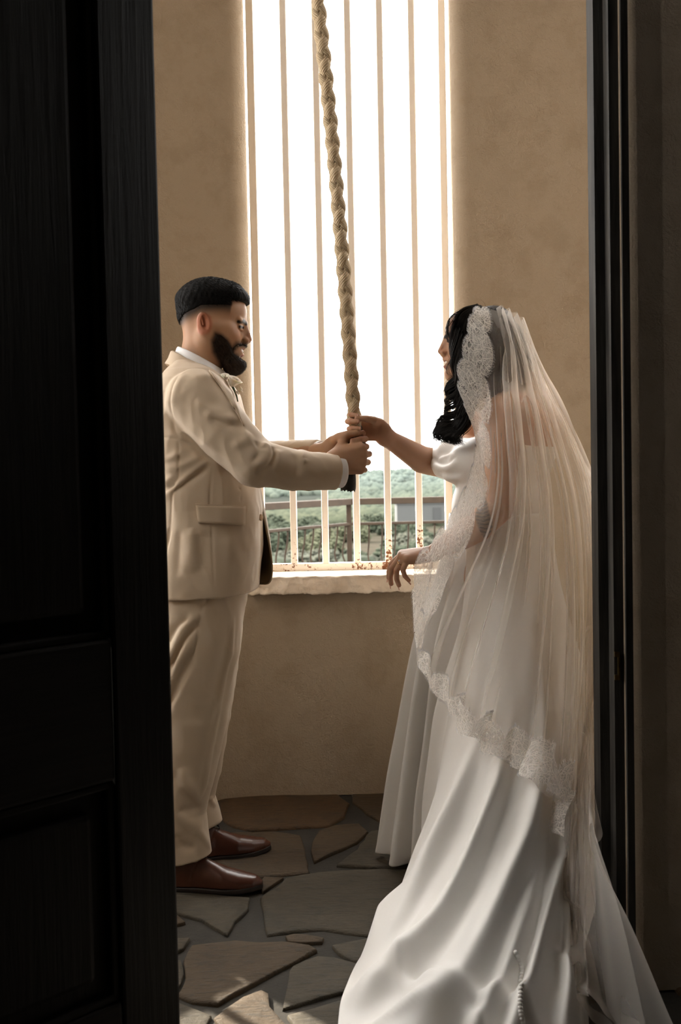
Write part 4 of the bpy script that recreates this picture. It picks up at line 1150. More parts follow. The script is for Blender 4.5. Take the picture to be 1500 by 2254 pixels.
def jcol_prof(t):
    out = []; f = (1-abs(math.cos(t/2)))if False else (1-math.cos(t))/2
    for dz, dr in ((-.03, -.004), (-.004, .000), (.004, .004), (.001, .009), (-.020, .017), (-.034-.012*f, .026+.006*f)):
        x, y, z = neckring(t, .074+dr, -.090, -.205, -.034)
        out.append(L2W((x+.02*f, y, z+dz)))
    return out
band('jacket_collar', jcol_prof, M_SUIT, jacket, .004, 64, -0.62*pi, 0.62*pi)
# lapel: lies on the chest from the notch to the button
patch(Z8((430, 190), (560, 270), (690, 600), (580, 400)), tj, 10, 14, .003, 'lapel', M_SUIT, jacket, .004)
# shirt front and dark inside of the far front panel
flap = [(558, 1052, 2.98), (570, 1100, 2.99), (584, 1150, 3.0), (594, 1200, 3.01), (600, 1240, 3.02), (599, 1272, 3.03), (590, 1286, 3.04), (574, 1287, 3.06)]
inner = [(552, 1052, 3.1), (560, 1100, 3.12), (565, 1150, 3.14), (566, 1200, 3.15), (564, 1240, 3.15), (562, 1272, 3.15), (560, 1284, 3.15), (558, 1287, 3.14)]
A = spline([px(*p) for p in flap], 24); B = spline([px(*p) for p in inner], 24); V = []
for t in np.linspace(0, 1, 8):
    V.append(A*(1-t)+B*t+np.array([0.02*math.sin(pi*t), 0, 0]))
o = mk('far_front_panel', np.concatenate(V), gridF(24, 8), M_LINING, parent=jacket, label='olive lining of the open jacket front')
o.modifiers.new('thick', 'SOLIDIFY').thickness = .004
pb, nb_ = cast(574, 1139, tj); 
bp = px(575, 1139, 2.95)
def disc(c, n, r, h):
    n = n/np.linalg.norm(n); return tube([c-n*h/2, c-n*h/3, c+n*h/3, c+n*h/2], [r*.85, r, r, r*.85], 20)
mk('button', *disc(bp, np.array([1, -.5, 0.0]), .010, .004), simple('tan_button', srgb(176, 146, 110)), parent=jacket)
p, n = cast(532, 921, tj)
q = px(533, 921, 2.93)
mk('pocket_square', [q+np.array(v) for v in ((-.006, -.01, -.014), (.004, .0, -.016), (.006, .012, .014), (-.002, .004, .016), (-.008, -.008, .008))], [(0, 1, 2, 3, 4)], M_SHIRT, parent=jacket)
# ---- trousers
TS = Shape()
TS.add(lambda P: torso_fn(P, TROW, GYC), (-.6, 2.78, px(430, 1420, 3)[2]), (-.2, 3.22, px(430, 1285, 3)[2]), 0) if False else None
hp = px(440, 1290, 3.0)
TS.ell(px(444, 1310, 3.0), (.137, .17, .12), 0.02)
TS.chain([px(441, 1300, 2.925), px(437, 1420, 2.90), px(430, 1570, 2.895), px(415, 1690, 2.90), px(404, 1785, 2.90), px(418, 1892, 2.90)], [.134, .122, .098, .080, .064, .069], 0.02)
TS.chain([px(446, 1300, 3.075), px(448, 1420, 3.08), px(444, 1570, 3.10), px(440, 1690, 3.12), px(436, 1752, 3.135), px(452, 1822, 3.14)], [.132, .116, .090, .068, .052, .059], 0.02)
def legcut(c, n):
    n = np.array(n, float); n /= np.linalg.norm(n); c = np.array(c)
    return lambda P: np.maximum(-((P-c) @ n), np.linalg.norm(P-c, axis=1)-.16)
cN = px(420, 1888, 2.90); cF = px(462, 1815, 3.14)
TS.add(legcut(cN, (.24, -.1, -1)), cN-.17, cN+.17, .003, 's'); TS.add(legcut(cF, (.34, -.1, -1)), cF-.17, cF+.17, .003, 's')
Vq, Fq = sn(TS, 0.010, project=False); tq = bvh(Vq, Fq)
# zoomed at 3.2214, origin (340, 1280)
wrinkles(TS, tq, [
    ([(395, 45), (370, 130), (330, 205)], -.006, .005), ([(330, 205), (300, 420), (250, 640)], -.0025, .005),
    ([(320, 230), (220, 330), (120, 520), (60, 700)], .013, .017), ([(310, 330), (210, 500), (100, 760), (60, 880)], .014, .014), ([(270, 250), (160, 330), (70, 480)], -.007, .016),
    ([(310, 280), (200, 450), (90, 650)], -.010, .015), ([(290, 480), (180, 700), (80, 950)], -.008, .018), ([(280, 600), (190, 800), (80, 1040)], .005, .02),
    ([(560, 250), (540, 480), (470, 800), (400, 1150), (355, 1420), (325, 1530)], .009, .009), ([(520, 300), (490, 560), (420, 850), (360, 1150)], -.004, .022),
    ([(190, 1320), (240, 1440), (320, 1560)], .010, .018), ([(110, 1330), (180, 1480), (290, 1600)], -.008, .02), ([(120, 1580), (220, 1700), (340, 1740)], .013, .018),
    ([(150, 1640), (230, 1620), (330, 1600)], -.010, .015), ([(150, 1780), (180, 1860), (290, 1900)], -.009, .018), ([(290, 1760), (330, 1790), (400, 1900)], .008, .012), ([(100, 1660), (140, 1760), (170, 1890)], .007, .02),
    ([(390, 1525), (430, 1600), (490, 1700)], .006, .010), ([(480, 1340), (440, 1480), (360, 1510)], .010, .016), ([(330, 1420), (400, 1490), (470, 1440)], -.006, .014)],
    3.2214, 3.2214, 340, 1280)
Vt, Ft = sn(TS, 0.0040)
Vt = cloth_noise(Vt, Ft, .0028, 10, 4.0)
trousers = mk('trousers', Vt, Ft, M_SUIT, parent=groom)
tt_ = bvh(Vt, Ft)
# ---- shoes
M_SHOE = simple('brown_leather', srgb(84, 48, 34), srgb(70, 38, 28), 14, 0.28, 0.15, 260, 0.001); M_SOLE = simple('dark_sole', srgb(34, 24, 20), srgb(26, 19, 16), 30, 0.6)
M_LACE = simple('dark_lace', srgb(36, 22, 18), None, 30, 0.7)
def shoe(tip, dirv):
    d = np.array([dirv[0], dirv[1], 0.0]); d /= np.linalg.norm(d); l = np.array([-d[1], d[0], 0]); u = np.array([0, 0, 1.0])
    R = np.stack([d, l, u], 1); O = np.array([tip[0], tip[1], 0.006])-d*.305
    outline = [(0.005, .030), (.05, .033), (.12, .032), (.19, .043), (.24, .040), (.28, .027), (.302, .008)]
    xs = [p[0] for p in outline]; ws = [p[1] for p in outline]
    def width(x): return np.interp(x, [-.004, .004]+xs+[.306], [.0, .022]+ws+[0.0])
    hgt = ([-.01, .0, .03, .09, .115, .15, .20, .25, .285, .303], [.05, .092, .100, .108, .098, .078, .056, .044, .036, .022])
    def up(P):
        Q = (P-O) @ R; h = np.interp(Q[:, 0], *hgt); wd = width(Q[:, 0])*0.99+1e-3
        t = np.clip((Q[:, 2]-.012)/(h-.012+1e-4), -1, 1.6)
        wz = wd*np.where(t < 0, 1, np.sqrt(np.clip(1-np.clip(t, 0, 1)**2.6, 0, 1)))*(1-0.18*sstep(0.2, 1, t)*sstep(.2, .1, Q[:, 0]))
        dd = np.maximum((np.abs(Q[:, 1])-wz)*0.75, (Q[:, 2]-h)*0.8)
        return np.maximum(np.maximum(dd, .010-Q[:, 2]), np.maximum(-Q[:, 0]+.001, Q[:, 0]-.303))
    S = Shape(); c = O+R @ np.array([.15, 0, .05]); S.add(up, c-.19, c+.19, 0)
    vamp = np.array([[-.9, .0]])
    def seam(P):
        Q = (P-O) @ R
        s1 = np.abs(Q[:, 0]-(.118-0.6*np.abs(Q[:, 1])+.25*(Q[:, 2]-.05)))
        return .0018*np.exp(-(s1/.003)**2)*(Q[:, 2] > .03)
    S.add(seam, c-.19, c+.19, 0, 'd')
    V, F = surface_nets(S.eval, np.minimum(O-.05, O+d*.305-.05)-[0, 0, 0], np.maximum(O+.05, O+d*.305+.05)+[0, 0, .08], .0034)
    so = mk('shoe', V, F, M_SHOE, parent=groom)
    xs2 = np.concatenate([np.linspace(-.003, .303, 40)]); ring = [(x, float(width(x))+.003) for x in xs2]; ring = ring+[(x, -w_) for x, w_ in ring[::-1]]
    V = []; n = len(ring)
    for z, g in ((.0, .995), (.003, 1), (.012, 1), (.014, .98)):
        for x, y in ring:
            zz = z+(.006*sstep(.2, .3, np.array(x))-.004*(z < .002)*sstep(.09, .1, np.array(x))*sstep(.2, .19, np.array(x))*0)
            V.append(O+R @ np.array([x, y*g, float(zz)-.006]))
    F = [tuple(f) for f in gridF(n, 4, True).tolist()]+[tuple(range(n))[::-1], tuple(3*n+i for i in range(n))]
    mk('sole', V, F, M_SOLE, parent=so)
    for i, (x, z) in enumerate(((.100, .106), (.118, .0985), (.134, .090))):
        P = [O+R @ np.array([x+.004*math.sin(t), .016*math.cos(t), z+.003*math.sin(t*1.0)]) for t in np.linspace(0, pi, 9)]
        mk('lace', *tube(P, .0022, 6), M_LACE, parent=so)
    for sg in (-1, 1):
        P = [O+R @ np.array(q) for q in ((.104, 0, .108), (.110, .012*sg, .118), (.120, .020*sg, .112), (.112, .014*sg, .106), (.104, 0, .108))]
        mk('lace', *tube(spline(P, 16), .0020, 6), M_LACE, parent=so)
    return so
shoe(pxz(580, 1944, .02), (1, -.10)); shoe(pxz(597, 1858, .02), (1, .30))
# ---- boutonniere
M_PETAL = simple('white_petal', srgb(244, 238, 228), srgb(232, 222, 206), 20, 0.6, sss=0.2)
bt = empty('boutonniere', px(512, 846, 2.9), 'white rose buttonhole', parent=groom)
def rose(c, R0, axis, n, seed):
    rs = np.random.RandomState(seed); fr = frame(axis, (0, 0.3, 1)) if abs(axis[2]) < .9 else frame(axis, (1, 0, 0))
    for k in range(n):
        ring = k/n; a = k*2.4; r = R0*(.25+.75*ring); V = []
        for j in range(9):
            v = j/8
            for i in range(11):
                u = (i/10-.5)*2; th = a+u*(1.25-.35*ring)
                rad = r*(.35+.65*math.sin(v*pi*.55))*(1+.12*ring*v*v)+.004*v**6*(1+ring)
                h = R0*(1.7-0.5*ring)*v*(1-.10*u*u)
                q = np.array([h-R0*.6, rad*math.cos(th), rad*math.sin(th)]); V.append(c+fr @ q)
        o = mk('petal', V, gridF(11, 9), M_PETAL, parent=bt); o.modifiers.new('thick', 'SOLIDIFY').thickness = .0008
rose(px(513, 843, 2.90), .0185, np.array([.45, -.30, .9]), 13, 1)
rose(px(497, 833, 2.90), .0105, np.array([.2, -.6, .8]), 7, 2)
M_LEAFG = simple('dark_green_leaf', srgb(78, 92, 58), srgb(60, 76, 46), 20, 0.5)
for k, (x, y) in enumerate(((529, 862), (533, 858), (526, 868), (534, 864), (522, 866))):
    v, f = tube([px(x-4, y-8, 2.9), px(x, y, 2.9)], [.0012, .0035], 6); mk('bud', v, f, M_PETAL, parent=bt)
V, F = tube(spline([px(512, 850, 2.9), px(520, 868, 2.905), px(524, 884, 2.91)], 10), np.linspace(.004, .002, 10), 6); mk('stem', V, F, M_LEAFG, parent=bt)
# ------------------------------------------------------------------ the bride
th_ = math.radians(7)
BF = -_r*math.cos(th_)+_u*math.sin(th_)-0.03*np.array([0, 1, 0]); BU = _u*math.cos(th_)+_r*math.sin(th_)
BRm = frame(BF, BU); BS = 0.93
BO = px(964, 774, 2.98)-BRm @ np.array([.1263, 0, -.052])*BS
bh = head_shape(False)
def bhead(P):
    Q = (P-BO) @ BRm/BS; Q = Q.copy(); Q[:, 2] = np.where(Q[:, 2] > 0, Q[:, 2]/.88, Q[:, 2]*np.where(Q[:, 2] < -.09, 1.0, 1.0)); return bh.eval(Q)*BS
tf = np.array([-.87, .5, 0]); TRm = frame(tf, (0, 0, 1))
BB = Shape()
BB.add(bhead, BO-.16, BO+.16, 0)
nb_ = px(1112, 885, 2.99)
BB.cone(BO+BRm @ np.array([-.03, 0, -.05]), nb_, .050, .056, 0.03)
ub = px(1136, 985, 2.97)
BB.ell(ub, (.105, .158, .14), 0.05, R=TRm)
BB.ell(px(1140, 930, 2.95), (.085, .15, .075), 0.04, R=TRm)
BB.ell(px(1099, 1120, 2.95), (.118, .135, .15), 0.05, R=TRm)
BB.ell(px(1020, 1012, 3.04), (.075, .09, .075), 0.04)
BB.ell(px(1050, 1020, 2.92), (.075, .08, .07), 0.04)
BB.ell(px(1110, 1240, 2.95), (.13, .16, .15), 0.05, R=TRm)
shL = px(1112, 915, 2.835); shR = px(1045, 942, 3.11)
BB.chain([px(1125, 905, 2.88), shL], [.06, .055], 0.04)
BB.chain([shL, px(1106, 1000, 2.79), px(1098, 1118, 2.765), px(1052, 1160, 2.77), px(1000, 1190, 2.785), px(957, 1217, 2.80)], [.056, .0475, .0425, .0425, .036, .0255], 0.025)
BB.chain([shR, px(990, 1024, 3.11), px(930, 1012, 3.06), px(848, 961, 2.955)], [.052, .044, .042, .0245], 0.025)
for sx, Y in ((1075, 2.86), (1100, 3.03)):
    BB.chain([px(sx+20, 1290, Y), px(sx, 1600, Y), (px(sx, 1600, Y)[0]+.02, Y, .1)], [.09, .06, .04], 0.03)
    q = np.array([px(sx, 1600, Y)[0], Y, 0]); BB.chain([q+[.02, 0, .09], q+[-.12, 0, .028]], [.035, .024], 0.02)
rg = rope_at(940)
wb = rg+np.array([.085, .037, -.012])
JB, TB, rB = hand_shape(BB, wb, (-1, -.06, .16), (0, -1, .05), [(.45, .90, .06), (.82, .55, -.02), (.98, .05, -.10)],
                        [(45, 58, 42), (50, 58, 42), (52, 58, 42), (54, 60, 42)], (6, 2, -3, -8), .92, -1, .95)
BB.cone(px(848, 961, 2.955), wb, .0245, .0225, .02)
wb2 = px(951, 1219, 2.80)
JD, TD, rD = hand_shape(BB, wb2, (-1, -.04, -.10), (-.05, .30, -1), [(.5, .3, .8), (.7, .5, .4), (.6, .75, .1)],
                        [(38, 30, 14), (46, 30, 16), (54, 32, 18), (62, 40, 22)], (2, 1, -1, -2), .93, +1, .80)
V1, F1 = surface_nets(BB.eval, px(1045, 1000, 2.95)*[1, 0, 0]+[-.36, 2.6, -.02], [px(1240, 960, 3.0)[0]+.06, 3.34, 1.78], 0.0042)
# fine head-and-hands pieces replace the coarse ones
def inbox(c, lo, hi): return ((c > lo) & (c < hi)).all(1)
fine = []
for c, ex in ((BO, (.15, .12, .16)), (wb+[-.06, -.01, 0], (.085, .075, .075)), (wb2+[-.055, 0, -.035], (.085, .07, .085))):
    c = np.array(c); ex = np.array(ex); lo = c-ex; hi = c+ex
    ctr = V1[F1].mean(1); F1 = F1[~inbox(ctr, lo+.004, hi-.004)]
    fine.append(surface_nets(BB.eval, lo, hi, 0.0019))
VB, FB = joinVF([(V1, F1)]+fine)
BASE = (0.48, 0.280, 0.178)
CB = np.tile(np.array(BASE), (len(VB), 1)); nr = np.linalg.norm(VB-BO, axis=1) < .19
Qb = (VB-BO) @ BRm/BS; CB[nr] = skin_tint(VB[nr], Qb[nr], False, BASE)
CB = knuckle_tint(VB, CB, JB+JD, (0.44, 0.19, 0.12))
tb = bvh(VB, FB)
def tattoo(C, pts, w, seed, dark=(0.035, 0.045, 0.042)):
    W = [cast(x, y, tb)[0] for x, y in pts]; W = spline(np.array([p for p in W if p is not None]), 14)
    d = np.min([d_cone(VB, W[i], W[i+1], 0, 0) for i in range(len(W)-1)], axis=0)
    i = np.argmin(np.stack([((VB-p)**2).sum(1) for p in W], 1), axis=1); t = i/(len(W)-1)
    wd = w*np.sqrt(np.clip(np.sin(np.clip(t*.9+.07, 0, 1)*pi), 0.05, 1))
    m = sstep(wd, wd*.75, d)
    ax = W[-1]-W[0]; L = np.linalg.norm(ax); ax = ax/L; s = ((VB-W[0]) @ ax)
    fe = .5+.5*np.sin(s*2*pi/.0105+d*190+seed); m = m*(.50+.45*fe)
    return mixv(C, dark, m)
CB = tattoo(CB, [(1066, 1098), (1062, 1130), (1070, 1160), (1072, 1182)], .024, 0)
CB = tattoo(CB, [(1194, 890), (1202, 906), (1207, 922)], .012, 1); CB = tattoo(CB, [(1211, 938), (1217, 952), (1218, 972)], .011, 2)
feet = px(1085, 1800, 2.95)
bride = empty('person_in_gown', (feet[0], 2.95, 0), 'dark-haired woman in a white gown and long lace-edged veil, one hand on the bell rope', 'person')
bride.name = 'person'
ORG[bride.name] = np.array([feet[0], 2.95, 0])
bride_body = mk('body', VB, FB, M_SKIN, parent=bride, col=CB)
M_NAIL2 = simple('polished_nail', srgb(226, 178, 164), srgb(222, 170, 156), 10, 0.2)
for J in JB:
    a = J[3]-J[2]; bk = np.cross(a, rB); bk = bk if bk @ (J[3]-rg) > 0 else -bk
    v, f = nail_mesh(J[2], J[3], bk, .0095, .0135); mk('nail', v, f, M_NAIL2, parent=bride_body)
v, f = nail_mesh(TB[2], TB[3], np.array([.1, -1, .5]), .011, .015); mk('nail', v, f, M_NAIL2, parent=bride_body)
for J in JD:
    a = (J[3]-J[2]); n_ = np.array([-.6, -.3, .5]); v, f = nail_mesh(J[2], J[3]+a*.35, n_, .0088, .019); mk('nail', v, f, M_NAIL2, parent=bride_body)
# ring on the ring finger
rp = JD[2][0]*.55+JD[2][1]*.45; ax = JD[2][1]-JD[2][0]; ax /= np.linalg.norm(ax)
M_GOLD = simple('gold', (0.9, 0.66, 0.36), None, 10, 0.2); M_GOLD.node_tree.nodes['Principled BSDF'].inputs['Metallic'].default_value = 1
u_ = np.cross(ax, [0, 1, 0]); u_ /= np.linalg.norm(u_); v_ = np.cross(ax, u_)
P = [rp+(u_*math.cos(t)+v_*math.sin(t))*.0102 for t in np.linspace(0, 2*pi, 25)]
ringo = mk('ring', *tube(P, .0012, 8, False), M_GOLD, parent=bride)
gp = rp+np.array([-.35, -.5, .8])/1.0*.0118
gv, gf = d_g = tube([gp-np.array([0, 0, .002]), gp+np.array([0, 0, .0006]), gp+np.array([0, 0, .002])], [.0008, .0034, .0022], 8)
M_GEM = simple('clear_gem', (0.9, 0.9, 0.92), None, 10, 0.05); mk('gem', gv, gf, M_GEM, parent=ringo, smooth=False)
# ---- hair
M_BHAIR = simple('dark_hair', (0.006, 0.005, 0.005), (0.013, 0.010, 0.009), 40, 0.45, 0.5, 240, 0.002, (1, 1, 0.15), spec=0.25)
HZ = lambda pts: [px(900+p[0]/3.571, 640+p[1]/3.571, p[2]) for p in pts]
HB = Shape()
def cap(P):
    Q = (P-BO) @ BRm/BS; Q = Q.copy(); Q[:, 2] = np.where(Q[:, 2] > 0, Q[:, 2]/.88, Q[:, 2])
    d = d_ell(Q, (-.004, 0, 0.026), (0.108, 0.088, 0.083)); face = (Q[:, 0]-.055-.55*np.clip(Q[:, 2]-.045, 0, 1)*1.5)
    return -smin(-d, -face, .02)*BS
HB.add(cap, BO-.14, BO+.14, 0)
HB.chain(HZ([(672, 280, 2.985), (735, 450, 2.985), (750, 640, 2.97), (730, 770, 2.95)]), [.061, .064, .062, .045], .03)
HB.chain(HZ([(620, 300, 2.925), (640, 500, 2.91), (640, 680, 2.90), (630, 790, 2.89)]), [.036, .040, .036, .026], .03)
HB.chain(HZ([(480, 240, 2.945), (455, 340, 2.93), (435, 450, 2.925), (420, 560, 2.915), (435, 680, 2.905), (440, 780, 2.895)]), [.028, .026, .024, .022, .022, .016], .02)
HB.chain(HZ([(530, 300, 2.93), (530, 500, 2.915), (510, 700, 2.90), (470, 850, 2.885)]), [.028, .03, .028, .016], .02)
HB.chain(HZ([(400, 640, 2.90), (372, 720, 2.90), (365, 780, 2.895), (400, 840, 2.885), (420, 900, 2.87)]), [.013, .013, .014, .013, .012], .01)
Vh2, Fh2 = sn(HB, .004)
bhair = mk('hair', Vh2, Fh2, M_BHAIR, parent=bride)
G = [
 [(520, 118, 2.97), (400, 145, 2.955), (305, 180, 2.95), (285, 245, 2.945), (312, 320, 2.94), (326, 420, 2.935), (342, 520, 2.93), (362, 590, 2.92)],
 [(530, 118, 2.96), (420, 160, 2.94), (362, 240, 2.93), (335, 340, 2.92), (330, 430, 2.915), (352, 520, 2.91), (384, 590, 2.90), (390, 660, 2.90), (345, 705, 2.90), (308, 745, 2.90), (302, 795, 2.90), (345, 825, 2.895), (410, 825, 2.89)],
 [(545, 122, 2.94), (470, 200, 2.92), (430, 300, 2.905), (400, 400, 2.895), (372, 500, 2.89), (372, 580, 2.885), (398, 680, 2.88), (380, 745, 2.88), (335, 775, 2.885), (330, 815, 2.885), (390, 840, 2.88), (430, 850, 2.875)],
 [(560, 130, 2.93), (520, 240, 2.90), (480, 330, 2.885), (450, 420, 2.875), (420, 520, 2.87), (402, 600, 2.87), (422, 700, 2.865), (432, 800, 2.86), (440, 870, 2.855), (400, 950, 2.85), (385, 1015, 2.85), (325, 1040, 2.855), (255, 1040, 2.86), (218, 1090, 2.865), (215, 1150, 2.865), (262, 1205, 2.86)],
 [(575, 135, 2.92), (550, 260, 2.89), (510, 400, 2.87), (470, 540, 2.86), (440, 650, 2.855), (450, 760, 2.85), (445, 850, 2.845), (418, 930, 2.84), (405, 1010, 2.84), (365, 1070, 2.845), (300, 1085, 2.85), (238, 1120, 2.855), (232, 1160, 2.855), (265, 1195, 2.855)],
 [(590, 140, 2.92), (580, 300, 2.88), (560, 450, 2.865), (520, 600, 2.855), (480, 720, 2.85), (460, 830, 2.84), (440, 930, 2.835), (430, 1010, 2.835), (395, 1080, 2.835), (335, 1110, 2.84), (300, 1150, 2.845), (340, 1185, 2.845), (425, 1215, 2.84)],
 [(610, 140, 2.92), (620, 300, 2.875), (620, 470, 2.86), (590, 640, 2.85), (560, 760, 2.845), (520, 860, 2.84), (480, 960, 2.835), (450, 1060, 2.83), (410, 1120, 2.83), (400, 1160, 2.83), (430, 1190, 2.83)],
]
def lock_strands(g0, g1, n, seed, rad=.00062, wav=.010, m=44, jit=.0045):
    """hair in locks: every lock waves as one and frays towards its end"""
    rs = np.random.RandomState(seed); A = spline(np.array(HZ(g0)), m); B = spline(np.array(HZ(g1)), m); t = np.linspace(0, 1, m); Q = []
    nl = max(3, n//13)
    for l in range(nl):
        u = (l+rs.rand())/nl; a = rs.uniform(0, 6); f = rs.uniform(1.6, 2.8); amp = wav*rs.uniform(.3, 1)*sstep(.1, .6, t); off = rs.randn(3)*jit*np.array([.5, .6, .5])
        for i in range(n//nl*2+1):
            q = A*(1-u)+B*u+off; a2 = a+rs.randn()*.25; j = rs.randn(3)*.0032; sp_ = (.35+.65*np.sin(t*pi*.9)+.8*sstep(.8, 1, t))[:, None]
            q = q+np.outer(np.sin(f*2*pi*t+a2)*amp, [1, 0, .25])+np.outer(np.cos(f*2*pi*t+a2)*amp*.7, [0, 1, 0])+j*sp_
            cut = int(m*rs.uniform(.84, 1.0)); Q.append(spline(q[:cut], m))
    P = np.array(Q); R = rad*np.sqrt(np.clip(1-np.linspace(0, 1, m)**5, .03, 1))[None, :]*rs.uniform(.7, 1.4, (len(P), 1))
    return P, R
SP = []
for i, n in enumerate((26, 150, 190, 240, 280, 340)):
    SP.append(lock_strands(G[i], G[i+1], n, i, .0007 if i else .0005))
for g0, g1, n in (([(620, 140, 2.92), (660, 300, 2.875), (680, 500, 2.86), (670, 680, 2.85), (650, 800, 2.845)], [(720, 160, 2.92), (800, 300, 2.89), (830, 500, 2.885), (820, 680, 2.88), (800, 830, 2.875)], 220),
                  ([(720, 160, 2.93), (800, 300, 2.90), (830, 500, 2.89), (820, 680, 2.885), (800, 830, 2.88)], [(780, 190, 3.0), (880, 330, 2.97), (930, 520, 2.96), (930, 680, 2.95), (890, 830, 2.93)], 200)):
    SP.append(lock_strands(g0, g1, n, n))
v, f = strands(np.concatenate([s[0] for s in SP]), np.concatenate([s[1] for s in SP]), 3)
mk('hair_strands', v, f, M_BHAIR, parent=bhair)
fur('flyaway_strands', Vh2, Fh2, 500, .02, lambda c: np.stack([np.full(len(c), .1), np.zeros(len(c)), np.full(len(c), -1.2)], 1), M_BHAIR, bhair, .0004, .8)
# ---- gown
def satin(name, c1, rough=0.42):
    m, nt, b = newmat(name); co = coords(nt); f = noisen(nt, co, 3, 3)
    c = mixc(nt, f, c1, tuple(v*.96 for v in c1)); nt.links.new(c, b.inputs['Base Color']); b.inputs['Roughness'].default_value = rough
    b.inputs['Sheen Weight'].default_value = 0.25; b.inputs['Sheen Roughness'].default_value = .4; b.inputs['Specular IOR Level'].default_value = .35
    bump(nt, b, noisen(nt, coords(nt, 'Object', (1, 1, 3)), 420, 2), .04, .001); return m
M_SATIN = satin('ivory_satin', srgb(234, 231, 226))
cw = px(1099, 1128, 2.95)
BD = Shape()
BD.ell(px(1136, 985, 2.97), (.113, .166, .14), 0.05, R=TRm)
BD.ell(px(1100, 1120, 2.95), (.140, .150, .15), 0.05, R=TRm)
BD.ell(px(1022, 1012, 3.04), (.083, .098, .080), 0.035)
BD.ell(px(1052, 1020, 2.92), (.083, .086, .076), 0.03)
BD.chain([px(992, 1000, 3.02), px(965, 1012, 3.10), px(1000, 1010, 3.18)], [.045, .040, .045], .02)
BD.chain([px(1000, 1040, 2.93), px(976, 1030, 3.0), px(960, 1005, 3.09)], [.03, .032, .026], .02)
def neckline(P):
    t = sstep(cw[0]-.10, cw[0]+.12, P[:, 0]); zf = px(960, 972, 3.0)[2]; zb_ = px(1160, 984, 2.9)[2]
    return P[:, 2]-(zf*(1-t)+zb_*t)+.010*np.sin((P[:, 0]-cw[0])*14)*(t < .5)
BD.add(neckline, (-9,)*3, (9,)*3, .006, 'i')
BD.add(lambda P: cw[2]-.035-P[:, 2], (-9,)*3, (9,)*3, .004, 'i')
Vq, Fq = sn(BD, .010, project=False); tq = bvh(Vq, Fq)
wrinkles(BD, tq, [([(140, 1250), (230, 1330), (330, 1290), (440, 1240)], .006, .011), ([(190, 1370), (280, 1400), (400, 1350)], .006, .011), ([(170, 1300), (260, 1360), (380, 1310)], -.005, .010),
                  ([(230, 1420), (320, 1440), (440, 1420)], -.004, .012), ([(270, 1470), (330, 1480), (420, 1470)], .004, .012)], 3.571, 3.571, 900, 640)
Vb_, Fb_ = sn(BD, .0048)
dress = empty('gown', cw, parent=bride)
mk('bodice', Vb_, Fb_, M_SATIN, parent=dress)
# skirt and train: waist ring to a hem loop laid on the floor
HEM = [  # pixel of the hem on the floor, angle on the waist ring, drape (0 hangs straight, 1 lies as a train)
    ((858, 1884), 186, 0.0), ((876, 1902), 200, 0.02), ((915, 1916), 212, .04), ((946, 1940), 224, .15), ((930, 1990), 232, .5), ((880, 2040), 238, .8), ((826, 2085), 243, .95), ((778, 2145), 249, 1), ((748, 2240), 255, 1),
    ((756, 2320), 262, 1), ((850, 2420), 272, 1), ((1000, 2480), 284, 1), ((1170, 2460), 296, 1), ((1280, 2370), 306, 1), ((1296, 2254), 314, 1), ((1286, 2120), 322, .95), ((1310, 1990), 332, .75), ((1340, 1900), 350, .3),
    ((1310, 1835), 375, .05), ((1130, 1795), 410, 0), ((1020, 1790), 450, 0), ((940, 1805), 490, 0), ((885, 1840), 525, 0), ((858, 1884), 546, 0)]
hp_ = np.array([np.concatenate([pxz(*h[0], 0.0)[:2], [h[1], h[2]]]) for h in HEM])
NU, NV = 640, 170
HS = spline(hp_, NU)
u = np.linspace(0, 1, NU); vv = np.linspace(0, 1, NV)
phi = np.radians(HS[:, 2]); dr = np.clip(HS[:, 3], 0, 1)
Wp = np.stack([cw[0]+.148*np.cos(phi)*.98, cw[1]+.142*np.sin(phi), np.full(NU, cw[2])], 1)
Hp = np.stack([HS[:, 0], HS[:, 1], np.full(NU, .006)], 1)
hd = Hp-Wp; hd[:, 2] = 0; RL_ = np.linalg.norm(hd, axis=1); hd /= RL_[:, None]
# where the cloth meets the floor: hanging parts reach it at the hem, the train earlier
touch = RL_*(1-dr)+np.minimum(RL_, .26+.28*RL_)*dr
sk = np.zeros((NV, NU, 3))
P0 = Wp; P3 = Hp
c1 = Wp+hd*(touch*.36)[:, None]*(1-.25*dr)[:, None]; c1[:, 2] = cw[2]*(.62-.14*dr)
c2 = Wp+hd*(touch*.80)[:, None]; c2[:, 2] = cw[2]*(.30*(1-dr)+.03*dr)
c2b = Wp+hd*(touch*.80+(RL_-touch)*.25)[:, None]; c2b[:, 2] = cw[2]*.30*(1-dr)-.004*dr
for j, v in enumerate(vv):
    w_ = v
    sk[j] = P0*(1-w_)**3+3*c1*(w_*(1-w_)**2)+3*c2b*(w_*w_*(1-w_))+P3*w_**3
